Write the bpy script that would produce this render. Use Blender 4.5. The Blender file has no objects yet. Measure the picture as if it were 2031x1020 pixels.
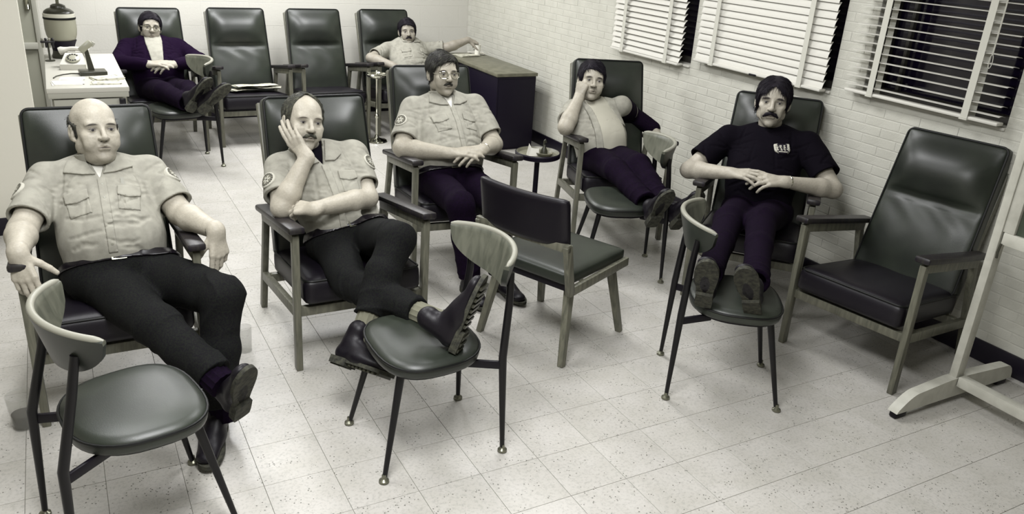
import bpy, bmesh, math, random
import numpy as np
from mathutils import Vector, Matrix
R = math.radians
random.seed(7)
np.random.seed(7)
scene = bpy.context.scene
COL = scene.collection

# ------------------------------------------------------------------ camera
FPX, PIT, ROL, YAW, CAMH = 1600.0, R(22.06), R(3.94), R(29.86), 1.755
def cam_axes():
    fh = np.array([math.sin(YAW), math.cos(YAW), 0.0]); r0 = np.array([math.cos(YAW), -math.sin(YAW), 0.0])
    f = fh * math.cos(PIT) + np.array([0, 0, -math.sin(PIT)]); u0 = np.cross(r0, f)
    c, s = math.cos(ROL), math.sin(ROL)
    return c * r0 + s * u0, -s * r0 + c * u0, f
_r, _u, _f = cam_axes()
cam_data = bpy.data.cameras.new('camera')
cam_data.sensor_fit = 'HORIZONTAL'; cam_data.sensor_width = 36.0
cam_data.lens = FPX / 2031.0 * 36.0
cam_data.clip_start = 0.05
cam = bpy.data.objects.new('camera', cam_data); COL.objects.link(cam)
cam.matrix_world = Matrix(((_r[0], _u[0], -_f[0], 0), (_r[1], _u[1], -_f[1], 0), (_r[2], _u[2], -_f[2], CAMH), (0, 0, 0, 1)))
scene.camera = cam

# ------------------------------------------------------------------ world, lights, exposure
world = bpy.data.worlds.new('night_outside'); scene.world = world; world.use_nodes = True
world.node_tree.nodes['Background'].inputs[0].default_value = (0.010, 0.006, 0.022, 1)
world.node_tree.nodes['Background'].inputs[1].default_value = 1.0
CEIL = 2.62
def ceiling_lamp(x, y, sx, sy, watts, name='fluorescent_light'):
    l = bpy.data.lights.new(name, 'AREA'); l.shape = 'RECTANGLE'; l.size = sx; l.size_y = sy
    l.energy = watts; l.color = (0.99, 0.992, 1.0)
    o = bpy.data.objects.new(name, l); COL.objects.link(o); o.location = (x, y, CEIL - 0.06)
    return o
for (x, y, w) in ((0.4, 1.2, 86), (0.0, 3.3, 32), (2.1, 3.4, 42), (0.7, 6.3, 62), (2.0, 6.3, 52)):
    ceiling_lamp(x, y, 0.60, 1.2, w)
scene.view_settings.view_transform = 'Standard'; scene.view_settings.look = 'None'
scene.view_settings.gamma = 1.0; scene.view_settings.use_curve_mapping = False
scene.view_settings.exposure = 0.12
scene.cycles.max_bounces = 5; scene.cycles.diffuse_bounces = 2; scene.cycles.glossy_bounces = 3; scene.cycles.transmission_bounces = 5

# ------------------------------------------------------------------ materials
def lin(c):
    out = []
    for v in c:
        v /= 255.0
        out.append(v / 12.92 if v <= 0.04045 else ((v + 0.055) / 1.055) ** 2.4)
    return tuple(out) + (1.0,)
MATS = {}
def mat(name, rgb, rough=0.6, spec=0.4, noise=None, bump=None, metal=0.0, coat=0.0, extra=None, trans=0.0):
    """noise=(scale, rgb2, low, high) mixes a second colour; bump=(scale, strength)"""
    if name in MATS: return MATS[name]
    m = bpy.data.materials.new(name); m.use_nodes = True; nt = m.node_tree
    b = nt.nodes['Principled BSDF']
    b.inputs['Base Color'].default_value = lin(rgb)
    b.inputs['Roughness'].default_value = rough
    b.inputs['Specular IOR Level'].default_value = spec
    b.inputs['Metallic'].default_value = metal
    b.inputs['Coat Weight'].default_value = coat
    b.inputs['Transmission Weight'].default_value = trans
    tc = nt.nodes.new('ShaderNodeTexCoord')
    if noise:
        n = nt.nodes.new('ShaderNodeTexNoise'); n.inputs['Scale'].default_value = noise[0]; n.inputs['Detail'].default_value = 5
        nt.links.new(tc.outputs['Object'], n.inputs['Vector'])
        r = nt.nodes.new('ShaderNodeValToRGB')
        r.color_ramp.elements[0].position = noise[2]; r.color_ramp.elements[0].color = lin(noise[1])
        r.color_ramp.elements[1].position = noise[3]; r.color_ramp.elements[1].color = lin(rgb)
        nt.links.new(n.outputs['Fac'], r.inputs['Fac']); nt.links.new(r.outputs['Color'], b.inputs['Base Color'])
    if bump:
        n = nt.nodes.new('ShaderNodeTexNoise'); n.inputs['Scale'].default_value = bump[0]; n.inputs['Detail'].default_value = 6
        nt.links.new(tc.outputs['Object'], n.inputs['Vector'])
        bp = nt.nodes.new('ShaderNodeBump'); bp.inputs['Strength'].default_value = bump[1]; bp.inputs['Distance'].default_value = 0.01
        nt.links.new(n.outputs['Fac'], bp.inputs['Height']); nt.links.new(bp.outputs['Normal'], b.inputs['Normal'])
    if extra: extra(nt, b, tc)
    MATS[name] = m
    return m

def vcol_extra(nt, b, tc):
    a = nt.nodes.new('ShaderNodeAttribute'); a.attribute_name = 'Col'
    n = nt.nodes.new('ShaderNodeTexNoise'); n.inputs['Scale'].default_value = 40; n.inputs['Detail'].default_value = 6
    nt.links.new(tc.outputs['Object'], n.inputs['Vector'])
    mr = nt.nodes.new('ShaderNodeMapRange'); mr.inputs[1].default_value = 0.3; mr.inputs[2].default_value = 0.7
    mr.inputs[3].default_value = 0.90; mr.inputs[4].default_value = 1.06
    nt.links.new(n.outputs['Fac'], mr.inputs[0])
    mx = nt.nodes.new('ShaderNodeMix'); mx.data_type = 'RGBA'; mx.blend_type = 'MULTIPLY'; mx.inputs[0].default_value = 1.0
    nt.links.new(a.outputs['Color'], mx.inputs[6])
    cb = nt.nodes.new('ShaderNodeCombineColor')
    for i in range(3): nt.links.new(mr.outputs[0], cb.inputs[i])
    nt.links.new(cb.outputs[0], mx.inputs[7])
    nt.links.new(mx.outputs[2], b.inputs['Base Color'])

def tile_extra(nt, b, tc):
    oi = nt.nodes.new('ShaderNodeObjectInfo')
    geo = nt.nodes.new('ShaderNodeNewGeometry')
    # per tile offset of the mottling, so neighbouring tiles differ
    vm = nt.nodes.new('ShaderNodeVectorMath'); vm.operation = 'SCALE'; vm.inputs[0].default_value = (13.0, 29.0, 7.0)
    nt.links.new(oi.outputs['Random'], vm.inputs['Scale'])
    ad = nt.nodes.new('ShaderNodeVectorMath'); ad.operation = 'ADD'
    nt.links.new(tc.outputs['Object'], ad.inputs[0]); nt.links.new(vm.outputs[0], ad.inputs[1])
    n1 = nt.nodes.new('ShaderNodeTexNoise'); n1.inputs['Scale'].default_value = 95; n1.inputs['Detail'].default_value = 4; n1.inputs['Roughness'].default_value = .7
    n2 = nt.nodes.new('ShaderNodeTexNoise'); n2.inputs['Scale'].default_value = 7; n2.inputs['Detail'].default_value = 4
    v = nt.nodes.new('ShaderNodeTexVoronoi'); v.inputs['Scale'].default_value = 78; v.inputs['Randomness'].default_value = 1
    v2 = nt.nodes.new('ShaderNodeTexNoise'); v2.inputs['Scale'].default_value = 19; v2.inputs['Detail'].default_value = 2
    for n in (n1, n2, v, v2): nt.links.new(ad.outputs[0], n.inputs['Vector'])
    r1 = nt.nodes.new('ShaderNodeValToRGB'); e = r1.color_ramp.elements
    e[0].position = .30; e[0].color = lin((168, 166, 160)); e[1].position = .52; e[1].color = lin((190, 187, 181))
    nt.links.new(n1.outputs['Fac'], r1.inputs['Fac'])
    r2 = nt.nodes.new('ShaderNodeValToRGB'); e = r2.color_ramp.elements
    e[0].position = .35; e[0].color = (.90, .90, .88, 1); e[1].position = .65; e[1].color = (1, 1, 1, 1)
    nt.links.new(n2.outputs['Fac'], r2.inputs['Fac'])
    m1 = nt.nodes.new('ShaderNodeMix'); m1.data_type = 'RGBA'; m1.blend_type = 'MULTIPLY'; m1.inputs[0].default_value = 1
    nt.links.new(r1.outputs['Color'], m1.inputs[6]); nt.links.new(r2.outputs['Color'], m1.inputs[7])
    # dark flecks
    lt = nt.nodes.new('ShaderNodeMath'); lt.operation = 'LESS_THAN'; lt.inputs[1].default_value = .20
    nt.links.new(v.outputs['Distance'], lt.inputs[0])
    gt = nt.nodes.new('ShaderNodeMath'); gt.operation = 'GREATER_THAN'; gt.inputs[1].default_value = .55
    nt.links.new(v2.outputs['Fac'], gt.inputs[0])
    mu = nt.nodes.new('ShaderNodeMath'); mu.operation = 'MULTIPLY'
    nt.links.new(lt.outputs[0], mu.inputs[0]); nt.links.new(gt.outputs[0], mu.inputs[1])
    mu2 = nt.nodes.new('ShaderNodeMath'); mu2.operation = 'MULTIPLY'; mu2.inputs[1].default_value = .8
    nt.links.new(mu.outputs[0], mu2.inputs[0])
    m2 = nt.nodes.new('ShaderNodeMix'); m2.data_type = 'RGBA'
    nt.links.new(mu2.outputs[0], m2.inputs[0]); nt.links.new(m1.outputs[2], m2.inputs[6]); m2.inputs[7].default_value = lin((62, 62, 52))
    nt.links.new(m2.outputs[2], b.inputs['Base Color'])

def wood_extra(c1, c2, sc=6.0):
    def f(nt, b, tc):
        mp = nt.nodes.new('ShaderNodeMapping'); mp.inputs['Scale'].default_value = (sc * 5, sc * 5, sc * .6)
        nt.links.new(tc.outputs['Object'], mp.inputs['Vector'])
        n = nt.nodes.new('ShaderNodeTexNoise'); n.inputs['Scale'].default_value = 2.2; n.inputs['Detail'].default_value = 6; n.inputs['Distortion'].default_value = .6
        nt.links.new(mp.outputs[0], n.inputs['Vector'])
        r = nt.nodes.new('ShaderNodeValToRGB'); e = r.color_ramp.elements
        e[0].position = .35; e[0].color = lin(c1); e[1].position = .65; e[1].color = lin(c2)
        nt.links.new(n.outputs['Fac'], r.inputs['Fac']); nt.links.new(r.outputs['Color'], b.inputs['Base Color'])
    return f

M_WALL = mat('painted_block', (210, 208, 199), .62, .3, bump=(70, .12))
M_BRICK = mat('painted_brick', (203, 202, 191), .55, .35, noise=(9, (196, 195, 184), .35, .6), bump=(120, .16))
M_MORTAR = mat('painted_mortar', (208, 207, 197), .7, .25, bump=(120, .2))
M_PLASTER = mat('smooth_plaster', (214, 211, 198), .6, .3, bump=(40, .05))
M_BASE = mat('dark_vinyl_baseboard', (15, 9, 24), .45, .4)
M_TILE = mat('speckled_vinyl_tile', (190, 188, 174), .34, .42, extra=tile_extra)
M_GROUT = mat('tile_joint', (112, 111, 100), .8, .2)
M_CEIL = mat('ceiling_white', (205, 204, 192), .8, .2)
M_VINYL = mat('dark_chair_vinyl', (43, 48, 40), .40, .52, noise=(4, (29, 33, 28), .38, .62), bump=(330, .05))
M_VINYL2 = mat('black_chair_vinyl', (15, 11, 19), .42, .32, bump=(330, .05))
M_VSIDE = mat('dark_vinyl_boxing', (30, 27, 36), .5, .4, bump=(330, .08))
M_PIPE = mat('black_piping', (14, 15, 14), .5, .25)
M_WOOD = mat('worn_wood', (122, 120, 102), .42, .4, extra=wood_extra((84, 84, 73), (110, 109, 95)))
M_WOODARM = mat('dark_arm_wood', (46, 42, 42), .40, .32, extra=wood_extra((22, 17, 27), (44, 42, 38)))
M_STEEL = mat('black_steel_tube', (15, 14, 16), .36, .3)
M_BRACKET = mat('black_bracket', (12, 8, 17), .45, .25)
M_GLIDE = mat('metal_glide', (120, 120, 105), .3, .6, metal=.7)
M_LAMI = mat('woodgrain_laminate', (128, 126, 108), .4, .4, extra=wood_extra((74, 76, 66), (98, 99, 87), 3))
M_TRIM = mat('pale_edge_trim', (136, 135, 123), .4, .4)
M_BLIND = mat('blind_slat', (214, 212, 203), .5, .35)
M_TAPE = mat('blind_tape', (202, 201, 190), .8, .2)
M_GLASS = mat('night_window_glass', (14, 8, 26), .08, .5)
M_FRAMEW = mat('window_frame_dark', (60, 58, 54), .5, .4)
M_CHROME = mat('chrome', (190, 190, 178), .12, .6, metal=1.0)
M_BLACKP = mat('black_plastic', (22, 20, 26), .3, .5)
M_PAPER = mat('newsprint', (196, 194, 178), .8, .2, noise=(38, (120, 120, 106), .30, .50))
M_WHITE = mat('white_paper', (232, 230, 220), .8, .2)
M_CERAM = mat('lamp_ceramic', (152, 151, 134), .3, .5, bump=(60, .04))
M_CERAMW = mat('lamp_ceramic_white', (214, 212, 198), .25, .5)
M_CERAMD = mat('lamp_ceramic_dark', (52, 52, 42), .3, .5)
M_DESK = mat('desk_laminate', (190, 188, 178), .35, .4)
M_DESKG = mat('desk_steel', (166, 165, 154), .4, .4)
M_CABTOP = mat('cabinet_top', (112, 110, 94), .4, .4, noise=(14, (96, 95, 80), .4, .6))
M_CAB = mat('cabinet_dark', (15, 9, 25), .5, .2)
M_STAND = mat('painted_stand', (190, 189, 178), .45, .35, noise=(20, (178, 177, 166), .35, .6))
M_BOARD = mat('chalk_board', (66, 74, 62), .7, .25, noise=(4, (84, 90, 76), .35, .65))
M_DOOR = mat('grey_metal_door', (150, 150, 136), .45, .4)
M_PHONE = mat('pale_telephone', (200, 198, 188), .3, .5)
M_SKIN = mat('skin', (190, 180, 160), .5, .35, extra=vcol_extra, bump=(230, .05))
M_CLOTHV = mat('cloth_coloured', (160, 158, 140), .85, .15, extra=vcol_extra, bump=(420, .10))
M_SHIRT = mat('khaki_shirt', (156, 154, 143), .85, .15, noise=(26, (142, 140, 130), .35, .6), bump=(380, .12))
M_TSHIRTW = mat('white_tshirt', (224, 222, 213), .85, .15)
M_TEE = mat('pale_tee', (172, 169, 155), .85, .15, bump=(380, .12))
M_BLACKT = mat('black_tshirt', (13, 10, 17), .92, .06, bump=(300, .1))
M_TROUS = mat('dark_trousers', (25, 27, 24), .88, .10, noise=(160, (19, 18, 21), .40, .6), bump=(300, .15))
M_TROUSP = mat('black_trousers', (19, 9, 26), .9, .06, noise=(90, (15, 8, 20), .4, .6), bump=(300, .12))
M_JACKET = mat('dark_jacket', (21, 8, 29), .9, .06, bump=(260, .12))
M_SHOE = mat('black_leather_shoe', (12, 8, 16), .46, .3, bump=(200, .06))
M_SOLE = mat('shoe_sole', (72, 72, 62), .75, .2, noise=(60, (46, 46, 42), .35, .65), bump=(120, .3))
M_SOCK = mat('ribbed_sock', (112, 111, 96), .9, .1)
M_BELT = mat('black_belt', (13, 9, 16), .35, .5)
def strands(nt, b, tc):
    mp = nt.nodes.new('ShaderNodeMapping'); mp.inputs['Scale'].default_value = (520, 520, 45)
    nt.links.new(tc.outputs['Object'], mp.inputs['Vector'])
    n = nt.nodes.new('ShaderNodeTexNoise'); n.inputs['Scale'].default_value = 1.0; n.inputs['Detail'].default_value = 3; n.inputs['Distortion'].default_value = .4
    nt.links.new(mp.outputs[0], n.inputs['Vector'])
    bp = nt.nodes.new('ShaderNodeBump'); bp.inputs['Strength'].default_value = .7; bp.inputs['Distance'].default_value = .004
    nt.links.new(n.outputs['Fac'], bp.inputs['Height']); nt.links.new(bp.outputs['Normal'], b.inputs['Normal'])
M_HAIRD = mat('dark_hair', (20, 15, 25), .55, .22, extra=strands)
M_HAIRM = mat('brown_hair', (52, 52, 44), .55, .25, noise=(70, (36, 34, 34), .4, .6), extra=strands)
M_HAIRG = mat('greying_hair', (84, 84, 72), .55, .25, noise=(70, (50, 50, 46), .4, .6), extra=strands)
M_LENS = mat('spectacle_lens', (235, 235, 228), .03, .6, trans=1.0)
def cup_extra(nt, b, tc): b.inputs['Alpha'].default_value = .19
M_CUP = mat('clear_plastic_cup', (176, 176, 166), .12, .5, extra=cup_extra)
M_DRINK = mat('dark_drink', (24, 16, 26), .15, .5)

# ------------------------------------------------------------------ object helpers
def link(o, parent=None):
    COL.objects.link(o)
    if parent is not None: o.parent = parent
    return o
def thing(name, label, cat, loc=(0, 0, 0), rotz=0.0, group=None):
    o = bpy.data.objects.new(name, None); link(o); o.empty_display_size = .1
    o.location = loc; o.rotation_euler = (0, 0, rotz)
    tag(o, label, cat, group); return o
def tag(o, label, cat, group=None, kind=None):
    o['label'] = label; o['category'] = cat
    if group: o['group'] = group
    if kind: o['kind'] = kind
    return o
def new_mesh(name, verts, faces, material, smooth=True, angle=40):
    me = bpy.data.meshes.new(name); me.from_pydata([tuple(map(float, v)) for v in verts], [], [tuple(map(int, f)) for f in faces]); me.update()
    if material: me.materials.append(material)
    if smooth:
        me.shade_smooth()
        try: me.set_sharp_from_angle(angle=R(angle))
        except Exception: pass
    return me
def obj(name, me, parent=None, loc=None, kind=None, label=None):
    o = bpy.data.objects.new(name, me); link(o, parent)
    if loc is not None: o.location = loc
    if kind: o['kind'] = kind
    if label: o['label'] = label
    return o
def struct(name, me, label=None):
    o = obj(name, me); o['kind'] = 'structure'
    if label: o['label'] = label
    return o

class MB:
    """collects shapes into one mesh"""
    def __init__(s): s.v = []; s.f = []
    def add(s, vs, fs, T=None):
        n = len(s.v)
        for v in vs:
            s.v.append(tuple(T @ Vector(v)) if T is not None else tuple(v))
        s.f += [tuple(i + n for i in f) for f in fs]; return s
    def box(s, c, size, T=None, bev=0.0):
        hx, hy, hz = [a / 2 for a in size]
        if bev <= 0:
            vs = [(c[0] + sx * hx, c[1] + sy * hy, c[2] + sz * hz) for sz in (-1, 1) for sy in (-1, 1) for sx in (-1, 1)]
            fs = [(0, 2, 3, 1), (4, 5, 7, 6), (0, 1, 5, 4), (2, 6, 7, 3), (0, 4, 6, 2), (1, 3, 7, 5)]
            return s.add(vs, fs, T)
        bm = bmesh.new(); bmesh.ops.create_cube(bm, size=1.0)
        bmesh.ops.scale(bm, vec=size, verts=bm.verts)
        bmesh.ops.bevel(bm, geom=bm.edges[:], offset=bev, segments=2, profile=.5, affect='EDGES')
        bmesh.ops.translate(bm, vec=c, verts=bm.verts)
        bm.verts.index_update()
        s.add([v.co[:] for v in bm.verts], [[v.index for v in f.verts] for f in bm.faces], T); bm.free(); return s
    def bar(s, a, b, w, h, up=(0, 0, 1), bev=0.0, w2=None, h2=None):
        """rectangular bar from a to b, w across, h along up; may taper"""
        a = Vector(a); b = Vector(b); d = (b - a).normalized(); u = Vector(up); x = d.cross(u).normalized(); u = x.cross(d).normalized()
        w2 = w if w2 is None else w2; h2 = h if h2 is None else h2
        if bev > 0 and w2 == w and h2 == h:
            T = Matrix(((x.x, u.x, d.x, (a.x + b.x) / 2), (x.y, u.y, d.y, (a.y + b.y) / 2), (x.z, u.z, d.z, (a.z + b.z) / 2), (0, 0, 0, 1)))
            return s.box((0, 0, 0), (w, h, (b - a).length), T, bev)
        vs = []
        for p, ww, hh in ((a, w, h), (b, w2, h2)):
            for sx, sy in ((-1, -1), (1, -1), (1, 1), (-1, 1)): vs.append(tuple(p + x * sx * ww / 2 + u * sy * hh / 2))
        return s.add(vs, [(3, 2, 1, 0), (4, 5, 6, 7), (0, 1, 5, 4), (1, 2, 6, 5), (2, 3, 7, 6), (3, 0, 4, 7)])
    def tube(s, pts, rad, n=10, cap=True, closed=False):
        pts = [Vector(p) for p in pts]; m = len(pts)
        rad = [rad] * m if not hasattr(rad, '__len__') else rad
        vs = []; fs = []; prev = None
        for i, p in enumerate(pts):
            if closed: t = (pts[(i + 1) % m] - pts[i - 1]).normalized()
            else: t = (pts[min(i + 1, m - 1)] - pts[max(i - 1, 0)]).normalized()
            if prev is None:
                x = t.cross(Vector((0, 0, 1)))
                if x.length < .1: x = t.cross(Vector((1, 0, 0)))
                x.normalize()
            else: x = (prev - t * prev.dot(t)).normalized()
            prev = x; y = t.cross(x)
            for k in range(n):
                a = 2 * math.pi * k / n; vs.append(tuple(p + (x * math.cos(a) + y * math.sin(a)) * rad[i]))
        rng = m if closed else m - 1
        for i in range(rng):
            j = (i + 1) % m
            for k in range(n): fs.append((i * n + k, i * n + (k + 1) % n, j * n + (k + 1) % n, j * n + k))
        if cap and not closed:
            fs.append(tuple(range(n - 1, -1, -1))); fs.append(tuple((m - 1) * n + k for k in range(n)))
        return s.add(vs, fs)
    def lathe(s, prof, n=24, c=(0, 0, 0), cap=True):
        vs = []; fs = []
        for r, z in prof:
            for k in range(n):
                a = 2 * math.pi * k / n; vs.append((c[0] + r * math.cos(a), c[1] + r * math.sin(a), c[2] + z))
        for i in range(len(prof) - 1):
            for k in range(n): fs.append((i * n + k, i * n + (k + 1) % n, (i + 1) * n + (k + 1) % n, (i + 1) * n + k))
        if cap:
            fs.append(tuple(range(n - 1, -1, -1))); fs.append(tuple((len(prof) - 1) * n + k for k in range(n)))
        return s.add(vs, fs)
    def prism(s, poly, z0, z1, T=None):
        n = len(poly); vs = [(x, y, z0) for x, y in poly] + [(x, y, z1) for x, y in poly]
        fs = [tuple(range(n - 1, -1, -1)), tuple(range(n, 2 * n))] + [(i, (i + 1) % n, n + (i + 1) % n, n + i) for i in range(n)]
        return s.add(vs, fs, T)
    def mesh(s, name, material, smooth=True, angle=40): return new_mesh(name, s.v, s.f, material, smooth, angle)

def rounded_block(w, d, t, r, fn=None, nx=14, ny=18, nz=5):
    """rounded cushion block centred at 0, size w x d x t; fn displaces points"""
    pts = {}; vs = []; fs = []
    def vid(i, j, k):
        key = (i, j, k)
        if key not in pts:
            p = np.array([(i / nx - .5) * w, (j / ny - .5) * d, (k / nz - .5) * t])
            half = np.array([w, d, t]) / 2; inner = np.maximum(half - r, 1e-4)
            q = np.clip(p, -inner, inner); dv = p - q; L = np.linalg.norm(dv)
            if L > 1e-9: p = q + dv / L * min(r, L if L < r and np.count_nonzero(np.abs(dv) > 1e-9) < 1 else r)
            pts[key] = len(vs); vs.append(tuple(p))
        return pts[key]
    def grid(a, b, f, flip):
        for i in range(a):
            for j in range(b):
                q = [f(i, j), f(i + 1, j), f(i + 1, j + 1), f(i, j + 1)]
                fs.append(tuple(q[::-1] if flip else q))
    grid(nx, ny, lambda i, j: vid(i, j, nz), False); grid(nx, ny, lambda i, j: vid(i, j, 0), True)
    grid(nx, nz, lambda i, j: vid(i, 0, j), False); grid(nx, nz, lambda i, j: vid(i, ny, j), True)
    grid(ny, nz, lambda i, j: vid(0, i, j), True); grid(ny, nz, lambda i, j: vid(nx, i, j), False)
    if fn: vs = [tuple(fn(*v)) for v in vs]
    return vs, fs

def copy_tree(o, parent=None):
    c = o.copy(); COL.objects.link(c); c.parent = parent
    for ch in list(o.children): copy_tree(ch, c)
    return c
def proj(p):
    v = np.asarray(p, float) - np.array([0, 0, CAMH]); d = v @ _f
    return 1015.5 + FPX * (v @ _r) / d, 510 - FPX * (v @ _u) / d, d
# ------------------------------------------------------------------ room shell
XW, YB = 3.66, 7.60                     # right wall face, back wall face
X0, Y0 = -2.4, -1.6
TS = .2286
# floor: joint bed + tiles
floor = struct('floor', MB().box(((X0 + XW) / 2, (Y0 + YB) / 2, -.0525), (XW - X0, YB - Y0, .10)).mesh('floor', M_GROUT, False))
floor['label'] = 'pale speckled vinyl tile floor'
def tile_mesh():
    g, b, t = .0007, .0005, .0020
    h = TS / 2 - g; vs = []
    for (r, z) in ((h, -t), (h, -b), (h - b, 0)):
        vs += [(-r, -r, z), (r, -r, z), (r, r, z), (-r, r, z)]
    fs = [(8, 9, 10, 11)]
    for a in (0, 4):
        for k in range(4): fs.append((a + k, a + (k + 1) % 4, a + 4 + (k + 1) % 4, a + 4 + k))
    return new_mesh('tile', vs, fs, M_TILE, False)
tile_me = tile_mesh()
cells = []
ox, oy = 1.558, 2.032
for i in range(-18, 10):
    for j in range(-16, 25):
        cx, cy = ox + (i + .5) * TS, oy + (j + .5) * TS
        if not (X0 - .12 < cx < XW + .12 and Y0 - .12 < cy < YB + .12): continue
        x, y, d = proj((cx, cy, 0))
        vis = d > .3 and -60 < x < 2090 and 150 < y < 1080
        cells.append((0 if vis else 1, d, cx, cy))
cells.sort()
for k, (nv, d, cx, cy) in enumerate(cells[:300]):
    obj('tile', tile_me, floor, (cx, cy, 0))
rest = MB()
bv = [v.co[:] for v in tile_me.vertices]; bf = [list(p.vertices) for p in tile_me.polygons]
for nv, d, cx, cy in cells[300:]:
    rest.add([(v[0] + cx, v[1] + cy, v[2]) for v in bv], bf)
obj('tile_field', rest.mesh('tile_field', M_TILE, False), floor, kind='stuff')

struct('ceiling', MB().box(((X0 + XW) / 2, (Y0 + YB) / 2, CEIL + .05), (XW - X0, YB - Y0, .1)).mesh('ceiling', M_CEIL, False), 'plain white ceiling')

# windows in the right wall: (y0, y1, z0, z1)
WINS = [(2.05, 2.83, 1.075, 2.15), (3.03, 4.04, 1.05, 2.15), (4.19, 4.98, .995, 2.15)]
wall_r = MB()
ys = [Y0] + [v for w in WINS for v in w[:2]] + [YB + .2]
TH = .22
for k in range(0, len(ys), 2):
    wall_r.box((XW + .004 + TH / 2, (ys[k] + ys[k + 1]) / 2, CEIL / 2), (TH, ys[k + 1] - ys[k], CEIL))
for (a, b, z0, z1) in WINS:
    wall_r.box((XW + .004 + TH / 2, (a + b) / 2, z0 / 2), (TH, b - a, z0))
    wall_r.box((XW + .004 + TH / 2, (a + b) / 2, (z1 + CEIL) / 2), (TH, b - a, CEIL - z1))
wr = struct('wall_right', wall_r.mesh('wall_right', M_MORTAR, False), 'painted brick wall with three windows')
BL, BH = .2032, .0490
def brick_mesh(L):
    h, w, g, b = BH / 2 - .0016, L / 2 - .0016, .006, .003
    vs = []
    for (dy, dz, x) in ((0, 0, .004), (0, 0, .0034), (b, b, .0026)):
        vs += [(x, -w + dy, -h + dz), (x, w - dy, -h + dz), (x, w - dy, h - dz), (x, -w + dy, h - dz)]
    fs = [(11, 10, 9, 8)]
    for a in (0, 4):
        for k in range(4): fs.append((a + 4 + k, a + 4 + (k + 1) % 4, a + (k + 1) % 4, a + k))
    return new_mesh('brick', vs, fs, M_BRICK, False)
bm_full = brick_mesh(BL)
bricks = []
def clear_len(yc, zc, L):
    """split a brick by the window openings"""
    segs = [(yc - L / 2, yc + L / 2)]
    for (a, b, z0, z1) in WINS:
        if zc + BH / 2 > z0 + .004 and zc - BH / 2 < z1:
            out = []
            for s, e in segs:
                if e <= a or s >= b: out.append((s, e))
                else:
                    if s < a: out.append((s, a))
                    if e > b: out.append((b, e))
            segs = out
    return [(s, e) for s, e in segs if e - s > .015]
row = 0; z = BH / 2
while z < CEIL:
    y = Y0 + (BL / 2 if row % 2 else 0) + BL / 2
    while y < YB + .02:
        for s, e in clear_len(y, z, BL):
            e = min(e, YB)
            if e - s < .015: continue
            px, py, d = proj((XW, (s + e) / 2, z))
            vis = d > .3 and -20 < px < 2060 and -25 < py < 1040
            bricks.append((0 if vis else 1, d, (s + e) / 2, z, e - s))
        y += BL
    z += BH; row += 1
bricks.sort()
brest = MB(); cache = {}
def get_brick(L):
    k = round(L, 3)
    if abs(k - BL) < .002: return bm_full
    if k not in cache: cache[k] = brick_mesh(k)
    return cache[k]
nb = 0
for nv, d, y, z, L in bricks:
    me = get_brick(L); dx = -.0012 * random.random()
    if nb < 300 and not nv:
        obj('brick', me, wr, (XW + dx, y, z)); nb += 1
    else:
        brest.add([(v.co[0] + XW + dx, v.co[1] + y, v.co[2] + z) for v in me.vertices], [list(p.vertices) for p in me.polygons])
obj('brick_field', brest.mesh('brick_field', M_BRICK, False), wr, kind='stuff')

# back wall of painted blocks
wb = struct('wall_back', MB().box(((X0 + XW) / 2, YB + .104, CEIL / 2), (XW - X0 + .4, .2, CEIL)).mesh('wall_back', M_WALL, False), 'painted block wall behind the row of chairs')
CL, CH = .4064, .2032
def block_mesh(L):
    h, w, b = CH / 2 - .0008, L / 2 - .0008, .0015
    vs = []
    for (q, y) in ((0, .004), (0, .0034), (b, .0028)):
        vs += [(-w + q, y, -h + q), (w - q, y, -h + q), (w - q, y, h - q), (-w + q, y, h - q)]
    fs = [(8, 9, 10, 11)]
    for a in (0, 4):
        for k in range(4): fs.append((a + k, a + (k + 1) % 4, a + 4 + (k + 1) % 4, a + 4 + k))
    return new_mesh('block', vs, fs, M_WALL, False)
blk = {}
row = 0; z = CH / 2
while z < CEIL:
    x = -.10 + CL / 2 + (CL / 2 if row % 2 else 0) - CL
    while x < XW + CL / 2:
        s, e = max(x - CL / 2, -.10), min(x + CL / 2, XW)
        if e - s > .03:
            L = round(e - s, 3)
            if L not in blk: blk[L] = block_mesh(L)
            obj('block', blk[L], wb, ((s + e) / 2, YB, z))
        x += CL
    z += CH; row += 1

# wall on the left that juts towards the camera, with its baseboard
YL, XL = 5.0, -.155
struct('wall_left', MB().box(((X0 + XL) / 2, YL + .06, CEIL / 2), (XL - X0, .12, CEIL)).mesh('wall_left', M_PLASTER, False), 'smooth pale wall at the left edge')
struct('baseboard_left', MB().box(((X0 + XL) / 2, YL - .004, .05), (XL - X0, .012, .10), bev=.002).mesh('baseboard_left', M_BASE), 'dark baseboard at the foot of the left wall')
struct('baseboard_right', MB().box((XW - .006, (Y0 + YB) / 2, .053), (.014, YB - Y0, .10), bev=.002).mesh('baseboard_right', M_BASE), 'dark baseboard along the brick wall')
struct('baseboard_back', MB().box(((-.02 + XW) / 2, YB - .006, .05), (XW + .02, .012, .10), bev=.002).mesh('baseboard_back', M_BASE), 'dark baseboard along the block wall')
struct('wall_side', MB().box((X0 - .05, (Y0 + YB) / 2, CEIL / 2), (.1, YB - Y0, CEIL)).mesh('wall_side', M_PLASTER, False), 'pale side wall out of view')
struct('wall_front', MB().box(((X0 + XW) / 2, Y0 - .05, CEIL / 2), (XW - X0, .1, CEIL)).mesh('wall_front', M_PLASTER, False), 'pale wall behind the camera')

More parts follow.
